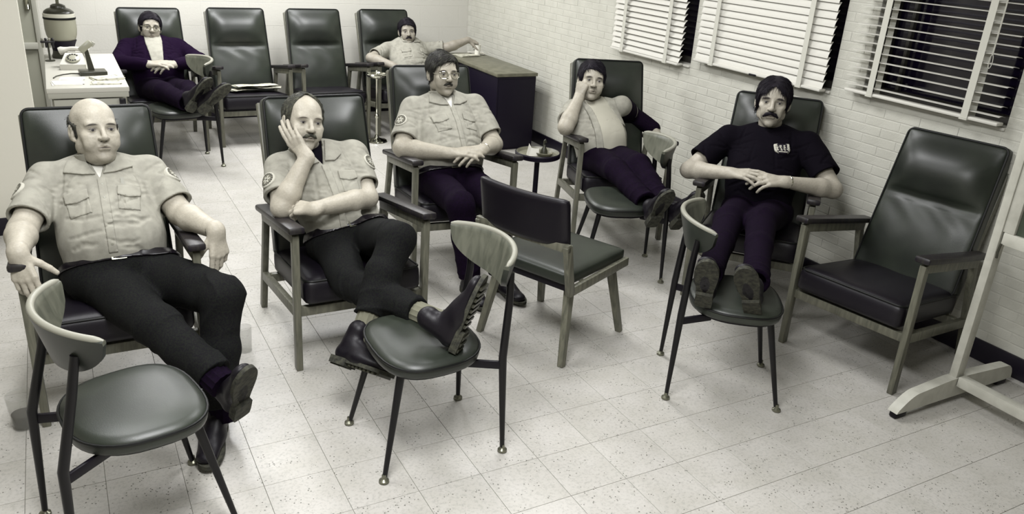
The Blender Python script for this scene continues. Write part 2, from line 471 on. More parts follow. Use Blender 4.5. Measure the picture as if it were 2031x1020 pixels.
# door in the back wall at the far left
d1 = struct('door_1', MB().box((-.405, YB - .012, 1.03), (.56, .045, 2.06), bev=.004).mesh('door_1', M_DOOR), 'grey metal door beside the small desk')
obj('push_bar', MB().box((-.405, YB - .055, .66), (.54, .04, .05), bev=.006).mesh('push_bar', M_DESKG), d1)
obj('door_handle', MB().box((-.165, YB - .05, .985), (.03, .03, .10), bev=.008).tube([(-.165, YB - .06, .97), (-.165, YB - .075, .94)], .008).mesh('door_handle', M_CHROME), d1)
obj('door_frame', MB().box((-.122, YB - .02, 1.05), (.035, .06, 2.1), bev=.004).mesh('door_frame', M_DESKG), d1)

# windows: frame, panes; and their blinds
BLINDS = [  # y0, y1, bottom z, pitch, slat tilt, tapes, label
    (2.053, 2.89, 1.09, .0430, -3, (2.73, 2.21), 'open white venetian blind with horizontal slats beside the painted stand'),
    (3.045, 4.09, 1.05, .0405, 68, (3.92, 3.195), 'closed white venetian blind, middle one of the three windows'),
    (4.24, 5.015, .992, .0385, 57, (4.87, 4.372), 'closed white venetian blind nearest the back corner of the room')]
for k, (a, b, z0, z1) in enumerate(WINS):
    w = struct('window_%d' % (k + 1), MB().box((XW + .115, (a + b) / 2, (z0 + z1) / 2), (.008, b - a, z1 - z0)).mesh('window_pane_%d' % (k + 1), M_GLASS, False), 'dark night window behind a blind')
    f = MB()
    for y in (a + .02, b - .02): f.box((XW + .10, y, (z0 + z1) / 2), (.04, .04, z1 - z0), bev=.003)
    for zz in (z0 + .02, z1 - .02): f.box((XW + .10, (a + b) / 2, zz), (.04, b - a - .08, .04), bev=.003)
    f.box((XW + .10, a + (b - a) * .83, (z0 + z1) / 2), (.03, .018, z1 - z0 - .08), bev=.002)
    obj('window_frame', f.mesh('window_frame', M_FRAMEW), w)
    obj('window_sill', MB().box((XW + .045, (a + b) / 2, z0 - .006), (.11, b - a, .014), bev=.003).mesh('window_sill', M_WALL), w)
for k, (a, b, zb, pitch, tilt, tapes, lab) in enumerate(BLINDS):
    xb = XW - .045
    t = thing('venetian_blind', lab, 'blind', (xb, (a + b) / 2, zb), 0, 'venetian blinds on the brick wall')
    W = b - a
    # slat: slightly crowned strip
    sm = MB(); n = 6; sw = .05; vs = []; fs = []
    for side in (0, 1):
        for i in range(n + 1):
            u = (i / n - .5); x = u * sw; zz = .004 * (1 - 4 * u * u) + (.0006 if side else -.0006)
            c, s = math.cos(R(tilt)), math.sin(R(tilt))
            vs += [(x * c - zz * s, -W / 2, x * s + zz * c), (x * c - zz * s, W / 2, x * s + zz * c)]
    N = 2 * (n + 1)
    for i in range(n):
        fs.append((2 * i, 2 * i + 2, 2 * i + 3, 2 * i + 1)[::-1]); fs.append((N + 2 * i, N + 2 * i + 2, N + 2 * i + 3, N + 2 * i + 1))
    fs += [(0, 1, N + 1, N), (2 * n, N + 2 * n, N + 2 * n + 1, 2 * n + 1)]
    sme = new_mesh('slat', vs, fs, M_BLIND, True, 50)
    zt = 2.24 - zb
    cnt = int((zt - .05) / pitch)
    for i in range(cnt): obj('slat', sme, t, (0, random.uniform(-.003, .003), .035 + i * pitch))
    obj('bottom_rail', MB().box((0, 0, .004), (.05, W, .016), bev=.005).mesh('bottom_rail', M_BLIND), t)
    obj('head_rail', MB().box((0, 0, zt + .02), (.055, W, .05), bev=.004).mesh('head_rail', M_BLIND), t)
    for ty in tapes:
        for fx in (-.0285, .0285):
            obj('ladder_tape', MB().box((fx, ty - (a + b) / 2, zt / 2), (.0012, .034, zt)).mesh('ladder_tape', M_TAPE, False), t)
        obj('tape_clip', MB().box((-.005, ty - (a + b) / 2, -.004), (.058, .04, .006), bev=.002).mesh('tape_clip', M_TAPE), t)
    if k == 0:
        loop = [(-.035, -W / 2 + .10 + .008 * math.sin(u), .235 + .028 - .03 * math.cos(u)) for u in np.linspace(-2.9, 2.9, 14)]
        loop = loop[:1] + loop + loop[-1:]
        loop[0] = (-.035, -W / 2 + .099, zt); loop[-1] = (-.035, -W / 2 + .101, zt)
        obj('pull_cord', MB().tube(loop, .0018, 6).mesh('pull_cord', M_TAPE), t)
    if k == 1:
        obj('rail_clip', MB().box((-.03, -.02, 0), (.006, .055, .012), bev=.002).mesh('rail_clip', M_BLACKP), t)
# ------------------------------------------------------------------ lounge armchair (front of the chair faces -Y; origin under the front legs)
BACK0, BACK1 = Vector((0, .455, .335)), Vector((0, .665, 1.005))
def back_T():
    v = (BACK1 - BACK0).normalized(); x = Vector((1, 0, 0)); n = x.cross(v)   # n points to the front (-Y)
    c = (BACK0 + BACK1) / 2
    return Matrix(((x.x, v.x, n.x, c.x), (x.y, v.y, n.y, c.y), (x.z, v.z, n.z, c.z), (0, 0, 0, 1)))
BW, BLN, BT = .475, (BACK1 - BACK0).length, .095
def back_fn(x, y, z):
    u, v = x / (BW / 2), y / (BLN / 2)
    edge = max(0., 1 - u ** 4) * max(0., 1 - v ** 6)
    front = (z + BT / 2) / BT
    add = 0
    if v > .12:
        s = (v - .12) / .88; add = .068 * math.sin(math.pi * min(1, s * 1.06)) ** .75 * max(0, 1 - u ** 6) if 0 < s * 1.06 < 1 else 0
    else:
        s = (.12 - v) / 1.12; add = .026 * math.sin(math.pi * min(1., s)) ** .8 * max(0, 1 - u ** 4)
    crease = -.012 * math.exp(-((v - .12) / .035) ** 2)
    wr = .0035 * math.sin(u * 9 + 4 * math.sin(v * 5)) * math.exp(-((v + .1) / .25) ** 2)
    taper = 1.0 - .035 * v
    return (x * taper, y, z - BT / 2 + (add + crease + wr) * edge * front)
def seat_fn(x, y, z):
    u, v = x / .25, y / .28
    edge = max(0., 1 - u ** 4) * max(0., 1 - v ** 4)
    front = (z + .055) / .11
    return (x, y, z + .018 * edge * front - .006 * math.exp(-((u) / .2) ** 2) * edge * front)
def outline(w, h, r, n=7):
    pts = []
    for cx, cy, a0 in ((w / 2 - r, h / 2 - r, 0), (-w / 2 + r, h / 2 - r, 90), (-w / 2 + r, -h / 2 + r, 180), (w / 2 - r, -h / 2 + r, 270)):
        for k in range(n):
            a = R(a0 + 90 * k / (n - 1)); pts.append((cx + r * math.cos(a), cy + r * math.sin(a)))
    return pts
def lounge_meshes():
    d = {}
    T = back_T()
    vs, fs = rounded_block(BW, BLN, BT, .020, back_fn, 30, 44, 7)
    d['backrest'] = MB().add(vs, fs, T).mesh('backrest', M_VINYL, True, 60)
    o = outline(BW - .006, BLN - .006, .028)
    pts = [T @ Vector(back_fn(x, y, BT / 2 - .006)) for x, y in o]
    d['piping'] = MB().tube(pts, .0055, 6, closed=True).mesh('piping', M_PIPE)
    vs, fs = rounded_block(.50, .56, .11, .03, seat_fn, 20, 20, 5)
    S = Matrix.Translation((0, .250, .322)) @ Matrix.Rotation(R(-7), 4, 'X')
    d['seat_cushion'] = MB().add(vs, fs, S).mesh('seat_cushion', M_VINYL2, True, 60)
    o = outline(.50 - .01, .56 - .01, .035)
    d['seat_piping'] = MB().tube([S @ Vector(seat_fn(x, y, .047)) for x, y in o], .005, 6, closed=True).mesh('seat_piping', M_PIPE)
    for s, nm in ((-1, 'a'), (1, 'b')):
        x = .275 * s
        d['front_leg' + nm] = MB().bar((x, .012, 0), (x, .0, .605), .027, .040, (0, 1, 0), .004).mesh('front_leg', M_WOOD)
        d['rear_leg' + nm] = MB().bar((x, .66, 0), (x, .50, .525), .027, .040, (0, 1, 0), .004).mesh('rear_leg', M_WOOD)
        d['arm_rail' + nm] = MB().bar((x, .0, .590), (x, .53, .505), .030, .04, (0, 0, 1), .004).mesh('arm_rail', M_WOOD)
        d['armrest' + nm] = MB().bar((x, -.045, .634), (x, .575, .532), .064, .028, (0, 0, 1), .009).mesh('armrest', M_WOODARM)
        d['side_rail' + nm] = MB().bar((x, .01, .268), (x, .60, .19), .026, .044, (0, 0, 1), .003).mesh('side_rail', M_WOOD)
        d['back_post' + nm] = MB().bar((.225 * s, .505, .24), (.225 * s, .752, .96), .03, .035, (0, 1, 0), .004).mesh('back_post', M_WOOD)
    d['front_rail'] = MB().bar((-.27, .02, .262), (.27, .02, .262), .028, .04, (0, 0, 1), .003).mesh('front_rail', M_WOOD)
    d['back_rail'] = MB().bar((-.27, .50, .215), (.27, .50, .215), .028, .04, (0, 0, 1), .003).mesh('back_rail', M_WOOD)
    return d
LM = lounge_meshes()
def lounge(label, x, y, deg, group='high-backed lounge chairs'):
    t = thing('lounge_chair', label, 'chair', (x, y, 0), R(deg), group)
    b = obj('backrest', LM['backrest'], t); obj('piping', LM['piping'], b)
    s = obj('seat_cushion', LM['seat_cushion'], t); obj('piping', LM['seat_piping'], s)
    for nm in 'ab':
        obj('leg', LM['front_leg' + nm], t); obj('leg', LM['rear_leg' + nm], t)
        a = obj('armrest', LM['armrest' + nm], t); obj('arm_rail', LM['arm_rail' + nm], a)
        obj('side_rail', LM['side_rail' + nm], t); obj('back_post', LM['back_post' + nm], t)
    obj('front_rail', LM['front_rail'], t); obj('back_rail', LM['back_rail'], t)
    return t
lounge('dark vinyl lounge chair holding the bald man at far left', .07, 2.90, 0)
lounge('dark vinyl lounge chair holding the man with chin on his hand', .99, 2.95, 0)
lounge('dark vinyl lounge chair holding the man in glasses and khaki shirt', 1.80, 3.68, -6)
lounge('dark vinyl lounge chair holding the man resting on his fist', 2.92, 3.80, -22)
lounge('dark vinyl lounge chair holding the man in the black T-shirt', 2.95, 2.76, -50)
lounge('empty dark lounge chair by the brick wall next to the painted stand', 2.925, 2.09, -80)
lounge('dark lounge chair holding the man in a dark jacket beside the desk', .66, 6.50, 0)
lounge('empty dark lounge chair with newspapers on its seat', 1.34, 6.58, 0)
lounge('empty dark lounge chair along the back wall, seat bare', 2.00, 6.60, 0)
lounge('dark lounge chair in the back corner holding the man with the cup', 2.66, 6.64, 0)

# ------------------------------------------------------------------ round-backed side chair (faces -Y; origin below the seat centre)
def rb_meshes(lean=0.0):
    d = {}
    # seat: rounded shield outline, domed top
    n = 40; out = []
    for k in range(n):
        a = 2 * math.pi * k / n; c, s = math.cos(a), math.sin(a)
        e = 2 / 2.7
        x = .207 * math.copysign(abs(c) ** e, c) * (1 - .10 * s); y = .185 * math.copysign(abs(s) ** e, s)
        out.append((x, y))
    rings = [(.0, .015, 0), (.55, .014, 0), (.85, .009, 0), (.965, .0, 0), (1.0, -.014, 0), (1.0, -.030, 0), (.985, -.040, 0), (.85, -.044, 0)]
    vs = [(0, 0, .436)]; fs = []
    for r, dz, _ in rings[1:]:
        for x, y in out: vs.append((x * r, y * r, .42 + dz))
    for k in range(n): fs.append((0, 1 + k, 1 + (k + 1) % n))
    for i in range(len(rings) - 2):
        for k in range(n):
            a = 1 + i * n; fs.append((a + k, a + n + k, a + n + (k + 1) % n, a + (k + 1) % n))
    fs.append(tuple(1 + (len(rings) - 2) * n + k for k in range(n))[::-1])
    d['seat'] = new_mesh('seat', vs, fs, M_VINYL, True, 70)
    d['piping'] = MB().tube([(x * 1.0, y * 1.0, .411) for x, y in out], .0045, 6, closed=True).mesh('piping', M_PIPE)
    d['pan'] = MB().prism([(x * .9, y * .9) for x, y in out], .366, .378).mesh('seat_pan', M_BRACKET)
    for s, nm in ((-1, 'a'), (1, 'b')):
        f = MB().tube([(.13 * s, -.13, .372), (.185 * s, -.205, .02)], [.0145, .0085], 12).mesh('leg', M_STEEL)
        d['fleg' + nm] = f
        d['rleg' + nm] = MB().tube([(.190 * s, .240, .02), (.172 * s, .228, .38), (.155 * s, .216 + lean * .75, .58), (.150 * s, .206 + lean, .69)], [.0085, .0145, .0135, .012], 12).mesh('leg', M_STEEL)
        d['fglide' + nm] = MB().lathe([(.0075, .03), (.0085, .016), (.017, .010), (.018, .003), (.012, 0)][::-1], 14, (.188 * s, -.209, 0)).mesh('glide', M_GLIDE)
        d['rglide' + nm] = MB().lathe([(.0075, .03), (.0085, .016), (.017, .010), (.018, .003), (.012, 0)][::-1], 14, (.191 * s, .241, 0)).mesh('glide', M_GLIDE)
        d['brk' + nm] = MB().bar((.11 * s, .10, .355), (.172 * s, .222, .352), .012, .030, (0, 0, 1), .003).mesh('bracket', M_BRACKET)
    # backrest shell: dished crescent, level top edge, lower edge sweeping up towards rounded ends
    m = 40; vs = []; fs = []; top = []; A = 53; rr = .255; K = 16; t = .010
    for i in range(m + 1):
        th = R(-A + 2 * A * i / m); u = th / R(A)
        hh = .128 * math.sqrt(max(0., 1 - abs(u) ** 2.4)) + .010
        nx, ny = math.sin(th), math.cos(th); cx, cy = rr * nx, .240 + lean - rr + rr * ny
        zt = .755 - .012 * u * u
        prof = [(-t, -hh * k / 6) for k in range(7)][::-1] + [(-t * .3, .004), (t * .3, .004)] + [(t, -hh * k / 6) for k in range(7)]
        for o, dz in prof:
            q = o + .26 * (dz + .075)          # leans outwards towards the top
            vs.append((cx + nx * q, cy + ny * q, zt + dz))
        top.append((cx + nx * .26 * .075, cy + ny * .26 * .075, zt + .002))
    K = 16
    for i in range(m):
        for k in range(K): fs.append((i * K + k, (i + 1) * K + k, (i + 1) * K + (k + 1) % K, i * K + (k + 1) % K)[::-1])
    fs.append(tuple(range(K))); fs.append(tuple(m * K + k for k in range(K))[::-1])
    d['backrest'] = new_mesh('backrest', vs, fs, M_LAMI, True, 50); d['backrest'].materials.append(M_VINYL)
    for pi, pl in enumerate(d['backrest'].polygons):
        if pi < m * K and pi % K >= 8: pl.material_index = 1
    d['edge_trim'] = MB().tube(top, [.004, .0085] + [.0105] * (len(top) - 4) + [.0085, .004], 10).mesh('edge_trim', M_TRIM)
    return d
RBS = {v: rb_meshes(v) for v in (-.05, 0.0, .045)}
def round_chair(label, x, y, deg, lean=0.0):
    RB = RBS[lean]
    t = thing('round_back_chair', label, 'chair', (x, y, 0), R(deg), 'round-backed side chairs used as footrests')
    s = obj('seat', RB['seat'], t); obj('piping', RB['piping'], s); obj('seat_pan', RB['pan'], s)
    for nm in 'ab':
        a = obj('leg', RB['fleg' + nm], t); obj('glide', RB['fglide' + nm], a)
        a = obj('leg', RB['rleg' + nm], t); obj('glide', RB['rglide' + nm], a); obj('bracket', RB['brk' + nm], a)
    b = obj('backrest', RB['backrest'], t); obj('edge_trim', RB['edge_trim'], b)
    return t
round_chair('round-backed chair at lower left, its seat empty beside the bald man\'s foot', .06, 2.25, 102, -.05)
round_chair('round-backed chair in the centre with the chin-in-hand man\'s boots on it', .99, 2.31, -90, .045)
round_chair('round-backed chair under the feet of the man resting on his fist', 2.62, 3.42, -114)
round_chair('round-backed chair under the soles of the man in the black T-shirt', 2.33, 2.19, 55)
round_chair('round-backed chair at the back under the feet of the dark-jacketed man', .70, 6.20, -82)

# ------------------------------------------------------------------ square side chair in the middle, seen from behind (faces -Y local)
def square_chair(x, y, deg):
    t = thing('square_side_chair', 'empty square side chair with wooden frame seen from behind', 'chair', (x, y, 0), R(deg))
    def sf(px, py, pz):
        u, v = px / .23, py / .23; e = max(0, 1 - u ** 4) * max(0, 1 - v ** 4)
        return (px, py, pz + .010 * e * (1 if pz > 0 else 0))
    vs, fs = rounded_block(.45, .46, .055, .014, sf, 14, 14, 4)
    obj('seat', MB().add(vs, fs, Matrix.Translation((0, 0, .402))).mesh('seat', M_VINYL, True, 60), t)
    for s in (-1, 1):
        obj('side_rail', MB().bar((.236 * s, -.235, .37), (.236 * s, .235, .355), .022, .040, (0, 0, 1), .003).mesh('side_rail', M_WOOD), t)
        obj('leg', MB().bar((.19 * s, -.17, .355), (.235 * s, -.245, 0), .034, .034, (0, 1, 0), 0, .026, .026).mesh('leg', M_WOOD), t)
        obj('leg', MB().bar((.19 * s, .16, .355), (.235 * s, .235, 0), .034, .034, (0, 1, 0), 0, .026, .026).mesh('leg', M_WOOD), t)
        obj('back_post', MB().bar((.236 * s, .222, .345), (.236 * s, .275, .575), .024, .040, (0, 1, 0), .003).mesh('back_post', M_WOOD), t)
    obj('cross_rail', MB().bar((-.248, .275, .565), (.248, .275, .565), .024, .036, (0, 0, 1), .003).mesh('cross_rail', M_WOOD), t)
    obj('seat_frame', MB().box((0, .20, .36), (.44, .022, .035), bev=.003).box((0, -.215, .36), (.44, .022, .035), bev=.003).mesh('seat_frame', M_BRACKET), t)
    def bf(px, py, pz):
        u = px / .24; return (px, py + .02 * u * u - .02 - .08 * (pz / .2), pz)
    bf2 = lambda px, py, pz: (px, py - .035 * (px / .235) ** 2 + (pz + .1) * .16, pz)
    vs, fs = rounded_block(.46, .04, .215, .016, bf2, 18, 4, 10)
    obj('backrest', MB().add(vs, fs, Matrix.Translation((0, .285, .665))).mesh('backrest', M_VINYL2, True, 60), t)
    return t
square_chair(1.88, 2.87, 113)

# ------------------------------------------------------------------ ashtray stand and smoker's table
def chrome_ash(x, y):
    t = thing('ashtray_stand', 'chrome pedestal ashtray stand in front of the back row chairs', 'ashtray', (x, y, 0))
    obj('base', MB().lathe([(.085, 0), (.09, .006), (.085, .014), (.05, .022), (.022, .034), (.012, .06)], 28).mesh('base', M_CHROME), t)
    obj('pole', MB().lathe([(.010, .05), (.010, .20), (.018, .21), (.020, .22), (.018, .23), (.010, .24), (.010, .52), (.02, .54)], 16).mesh('pole', M_CHROME), t)
    obj('tray', MB().lathe([(.02, .535), (.055, .54), (.082, .555), (.088, .57), (.084, .576), (.075, .566), (.05, .556), (.001, .555)], 28, cap=False).mesh('tray', M_CHROME), t)
    obj('knob', MB().lathe([(.003, .556), (.006, .58), (.010, .590), (.006, .60), (.001, .603)], 12).mesh('knob', M_CHROME), t)
chrome_ash(2.30, 6.47)
t = thing('smoking_stand', 'small round black pedestal table between two lounge chairs', 'side table', (2.49, 4.11, 0))
obj('tray_top', MB().lathe([(.02, .478), (.125, .480), (.135, .486), (.137, .505), (.132, .512), (.126, .506), (.118, .497), (.001, .496)], 32, cap=False).mesh('tray_top', M_CABTOP), t)
obj('rim', MB().lathe([(.126, .478), (.138, .484), (.140, .507), (.134, .514), (.128, .506)], 32, cap=False).mesh('rim', M_CAB), t)
obj('pedestal', MB().lathe([(.016, .0), (.016, .48)], 16).mesh('pedestal', M_CAB), t)
obj('base', MB().lathe([(.12, 0), (.12, .008), (.05, .02), (.016, .04)], 28).mesh('base', M_CAB), t)
pk = MB().add([(-.035, -.012, 0), (.03, -.02, 0), (.032, -.014, .045), (.0, -.012, .052), (-.018, -.006, .05), (-.034, -.004, .078), (.03, .03, 0), (-.03, .03, 0)],
              [(0, 1, 2, 3, 4, 5), (0, 7, 5), (7, 6, 2, 3, 4, 5), (1, 6, 2), (0, 1, 6, 7)])
o = obj('paper_packet', pk.mesh('paper_packet', M_WHITE, False)); o.location = (2.445, 4.09, .497)
tag(o, 'torn white paper packet on the small round pedestal table', 'packet')
t = thing('ashtray', 'dark handled ashtray on the small round pedestal table', 'ashtray', (2.515, 4.08, .497))
obj('bowl', MB().lathe([(.03, 0), (.05, .004), (.058, .018), (.054, .020), (.045, .010), (.001, .008)], 24, cap=False).mesh('bowl', M_CABTOP), t)
obj('handle', MB().lathe([(.024, .006), (.02, .03), (.010, .05), (.006, .062)], 14).tube([(0, .006, .055), (.004, .012, .085), (.012, .014, .092), (.018, .012, .072)], .005, 8).mesh('handle', M_CERAMD), t)

# ------------------------------------------------------------------ cabinet by the corner
cx0, cx1, cy0, cy1, ch = 3.14, 3.53, 5.92, 7.05, .65
t = thing('low_cabinet', 'dark low cabinet with a lighter top in the back corner', 'cabinet', ((cx0 + cx1) / 2, (cy0 + cy1) / 2, 0))
w, dp = cx1 - cx0, cy1 - cy0
obj('body', MB().box((0, 0, ch / 2 - .012), (w - .02, dp - .02, ch - .034), bev=.004).mesh('body', M_CAB), t)
obj('top', MB().box((0, 0, ch - .014), (w, dp, .028), bev=.004).mesh('top', M_CABTOP), t)
obj('end_panel', MB().box((0, -dp / 2 + .008, ch / 2 - .014), (w - .05, .008, ch - .07), bev=.002).mesh('end_panel', M_CAB), t)
obj('plinth', MB().box((0, 0, .02), (w - .06, dp - .06, .04)).mesh('plinth', M_BRACKET), t)
for i, (x, y, a, sx, sy, lab) in enumerate(((3.30, 6.86, 20, .2, .15, 'loose papers under the cup hand on the low cabinet'), (3.45, 6.95, -12, .15, .12, 'papers against the brick wall on the low cabinet'))):
    m = MB()
    for q in range(3): m.box((random.uniform(-.01, .01), random.uniform(-.01, .01), .002 + q * .004), (sx, sy, .003), Matrix.Rotation(R(random.uniform(-14, 14)), 4, 'Z'))
    o = obj('paper_stack', m.mesh('paper_stack', M_PAPER if i == 0 else M_WHITE, False)); o.location = (x, y, ch); o.rotation_euler = (0, 0, R(a)); tag(o, lab, 'papers')

# ------------------------------------------------------------------ small desk at the left with its things
dx0, dx1, dy0, dy1, dz = -.09, .345, 5.33, 6.60, .74
t = thing('small_desk', 'narrow pale desk against the back wall at left', 'desk', ((dx0 + dx1) / 2, (dy0 + dy1) / 2, 0))
w, dp = dx1 - dx0, dy1 - dy0
obj('desktop', MB().box((0, 0, dz - .015), (w, dp, .03), bev=.005).mesh('desktop', M_DESK), t)
obj('front_apron', MB().box((0, -dp / 2 + .012, dz - .045), (w - .01, .016, .032), bev=.002).mesh('front_apron', M_DESKG), t)
dr = obj('drawer', MB().box((.0, -dp / 2 + .03, dz - .13), (w - .06, .03, .12), bev=.003).mesh('drawer', M_DESKG), t)
obj('drawer_pull', MB().box((w * .40, -dp / 2 + .008, dz - .09), (.035, .02, .04), bev=.003).mesh('drawer_pull', M_BLACKP), dr)
obj('body', MB().box((0, .02, .345), (w - .04, dp - .08, .66), bev=.003).mesh('body', M_DESKG), t)
# lamp
t = thing('table_lamp', 'large banded ceramic table lamp on the small desk', 'lamp', (.035, 6.45, dz))
obj('foot', MB().lathe([(.075, 0), (.078, .01), (.070, .03), (.068, .05)], 28).mesh('foot', M_CERAMD), t)
obj('neck', MB().lathe([(.068, .05), (.072, .08), (.082, .105), (.088, .118)], 28).mesh('neck', M_CAB), t)
obj('vase', MB().lathe([(.070, .112), (.084, .125), (.093, .15), (.098, .19), (.098, .235), (.096, .262)], 32).mesh('vase', M_CERAM), t)
obj('white_band', MB().lathe([(.096, .262), (.0985, .264), (.0985, .292), (.094, .296)], 32).mesh('white_band', M_CERAMW), t)
obj('dark_band', MB().lathe([(.0992, .258), (.1000, .260), (.1000, .270), (.0992, .272)], 32, cap=False).mesh('dark_band', M_PIPE), t)
obj('shoulder', MB().lathe([(.094, .296), (.090, .308), (.072, .322), (.050, .330)], 32).mesh('shoulder', M_CERAMD), t)
obj('collar', MB().lathe([(.050, .329), (.046, .337), (.045, .345), (.03, .354), (.012, .358)], 28).mesh('collar', M_CERAMD), t)
obj('stem', MB().lathe([(.010, .355), (.010, .62)], 12).mesh('stem', M_GLIDE), t)
obj('shade', MB().lathe([(.20, .50), (.195, .50), (.12, .76), (.125, .76)], 32, cap=False).mesh('shade', M_WALL), t)
# telephone
t = thing('telephone', 'pale dial telephone on the small desk', 'telephone', (.085, 6.03, dz), R(-8))
prof = [(-.10, 0), (.10, 0), (.10, .03), (.03, .095), (-.045, .105), (-.10, .06)]
obj('body', MB().prism([(-.075, -.10), (.075, -.10), (.07, .09), (-.07, .09)], 0, .035).add(
    [(-.075, -.10, .035), (.075, -.10, .035), (.07, .09, .035), (-.07, .09, .035), (-.05, -.005, .092), (.05, -.005, .092), (.048, .07, .092), (-.048, .07, .092)],
    [(0, 1, 5, 4), (1, 2, 6, 5), (2, 3, 7, 6), (3, 0, 4, 7), (4, 5, 6, 7)]).mesh('body', M_PHONE, True, 25), t)
hs = [(-.085 + .17 * i / 10, .03, .098 + .018 * math.sin(math.pi * i / 10)) for i in range(11)]
hd = obj('handset', MB().tube(hs, [.024, .026, .018, .014, .014, .014, .014, .014, .018, .026, .024], 12).mesh('handset', M_PHONE), t)
Td = Matrix.Translation((0, -.055, .066)) @ Matrix.Rotation(R(31), 4, 'X')
dm = MB(); dm2 = MB(); dm2.lathe([(.042, 0), (.042, .006), (.036, .010), (.001, .010)], 24, cap=False); dm.add(dm2.v, dm2.f, Td)
dl = obj('dial', dm.mesh('dial', M_CERAM), t)
hm = MB()
for k in range(10):
    a = R(40 + 29 * k); q = MB().lathe([(.006, .0105), (.006, .0112)], 8, (.029 * math.cos(a), .029 * math.sin(a), 0)); hm.add(q.v, q.f, Td)
obj('finger_holes', hm.mesh('finger_holes', M_BLACKP), dl)
# desk microphone
t = thing('desk_microphone', 'desk microphone on a dark base in front of the telephone', 'microphone', (.175, 5.77, dz), R(4))
obj('base', MB().box((0, 0, .013), (.155, .12, .026), bev=.006).mesh('base', M_CERAMD), t)
obj('stem', MB().bar((-.005, .01, .02), (-.022, .012, .150), .036, .026, (0, 1, 0), 0, .022, .018).mesh('stem', M_CERAMD), t)
hd = MB().bar((-.055, .01, .142), (.012, .014, .196), .038, .038, (0, 1, 0), .008)
mh = obj('head', hd.mesh('head', M_CERAM), t)
obj('grille', MB().bar((.010, .014, .190), (.026, .015, .178), .030, .034, (0, 1, 0), .003).mesh('grille', M_DESKG), mh)
cord = [(-.07, .02, .004), (-.12, .03, .003), (-.17, .0, .003), (-.21, -.05, .003), (-.23, -.11, .003)]
obj('cord', MB().tube(cord, .004, 6).mesh('cord', M_CERAMD), t)
# papers and magazines on the desk
for i, (x, y, a, sx, sy, h, mt, lab) in enumerate(((.02, 5.47, 3, .16, .12, .008, M_WHITE, 'stack of white papers at the front left of the desk'),
        (.225, 5.455, -4, .16, .10, .006, M_PAPER, 'printed pages spread along the front of the desk'),
        (.24, 5.60, 14, .17, .12, .010, M_PAPER, 'folded magazine near the microphone on the desk'),
        (.05, 5.62, -8, .13, .08, .004, M_WHITE, 'single pale sheet behind the printed pages'))):
    m = MB()
    for q in range(2): m.box((q * .008, q * .006, h * (q + .5) / 2), (sx, sy, h / 2), Matrix.Rotation(R(5 * q), 4, 'Z'))
    o = obj('paper_stack', m.mesh('paper_stack', mt, False)); o.location = (x, y, dz); o.rotation_euler = (0, 0, R(a)); tag(o, lab, 'papers')
# card file left of the lamp: row of tabs on a holder
t = thing('stamp_rack', 'small dark rack of rubber stamps beside the banded lamp', 'rack', (-.055, 6.30, dz))
obj('post', MB().lathe([(.03, 0), (.03, .006), (.006, .01), (.006, .13)], 14).mesh('post', M_CERAMD), t)
obj('holder', MB().box((0, 0, .128), (.085, .05, .012), bev=.003).mesh('holder', M_BLACKP), t)
for k in range(4):
    obj('stamp', MB().lathe([(.007, .09), (.008, .122), (.005, .132), (.009, .146), (.006, .152)], 10, (-.03 + .02 * k, -.012, 0)).mesh('stamp', M_BLACKP if k % 2 else M_TRIM), t)
# waste bin beside the desk
t = thing('waste_basket', 'dark waste basket in the gap left of the desk', 'basket', (-.19, 5.75, 0))
obj('body', MB().lathe([(.08, 0), (.105, .34), (.10, .34), (.078, .01)], 24, cap=False).mesh('body', M_CAB), t)

# newspapers on an empty chair of the back row
for i, (x, y, a, sx_, lab) in enumerate(((1.30, 6.80, 14, .30, 'newspaper at the left of the pile on the back row chair'), (1.42, 6.79, -14, .30, 'newspaper sticking out at the right of the pile on the back row chair'), (1.36, 6.80, 4, .32, 'folded newspaper on top of the pile on the back row chair'))):
    nx = 10; vs = []; fs = []; z = .413 + .014 * i
    for lay in range(3):
        for i2 in range(nx + 1):
            for j2 in range(6):
                u, v = i2 / nx - .5, j2 / 5 - .5
                vs.append((u * sx_ + .006 * lay, v * .24 - .008 * lay, lay * .0035 + .0025 * math.sin(u * 9 + lay * 2) + .002 * math.sin(v * 7 + lay)))
    for lay in range(3):
        b0 = lay * (nx + 1) * 6
        for i2 in range(nx):
            for j2 in range(5): fs.append((b0 + i2 * 6 + j2, b0 + (i2 + 1) * 6 + j2, b0 + (i2 + 1) * 6 + j2 + 1, b0 + i2 * 6 + j2 + 1))
    o = obj('newspaper', new_mesh('newspaper', vs, fs, M_PAPER)); o.location = (x, y, z); o.rotation_euler = (R(-7), 0, R(a)); tag(o, lab, 'newspaper', 'newspapers on the back row chair')

# ------------------------------------------------------------------ tumblers on the floor
def tumbler(x, y, label, r0, r1, h, drink, tilt=0):
    t = thing('tumbler', label, 'cup', (x, y, 0))
    obj('cup', MB().lathe([(r0, 0), (r1, h), (r1 - .002, h), (r0 - .002, .004), (.001, .004)], 28, cap=False).lathe([(.001, 0), (r0, 0)], 28, cap=False).mesh('cup', M_CUP), t)
    if drink:
        f = drink; rr = r0 + (r1 - r0) * f - .004
        obj('drink', MB().lathe([(r0 - .004, .006), (rr, h * f)], 28).mesh('drink', M_DRINK), t)
tumbler(.545, 3.20, 'clear plastic tumbler on the floor between the two front lounge chairs', .028, .032, .115, 0)
tumbler(-.275, 2.93, 'tumbler of dark drink on the floor behind the lower left chair', .036, .046, .13, .42)
tumbler(-.385, 2.92, 'clear tumbler cut off by the left edge of the picture', .034, .042, .10, 0)

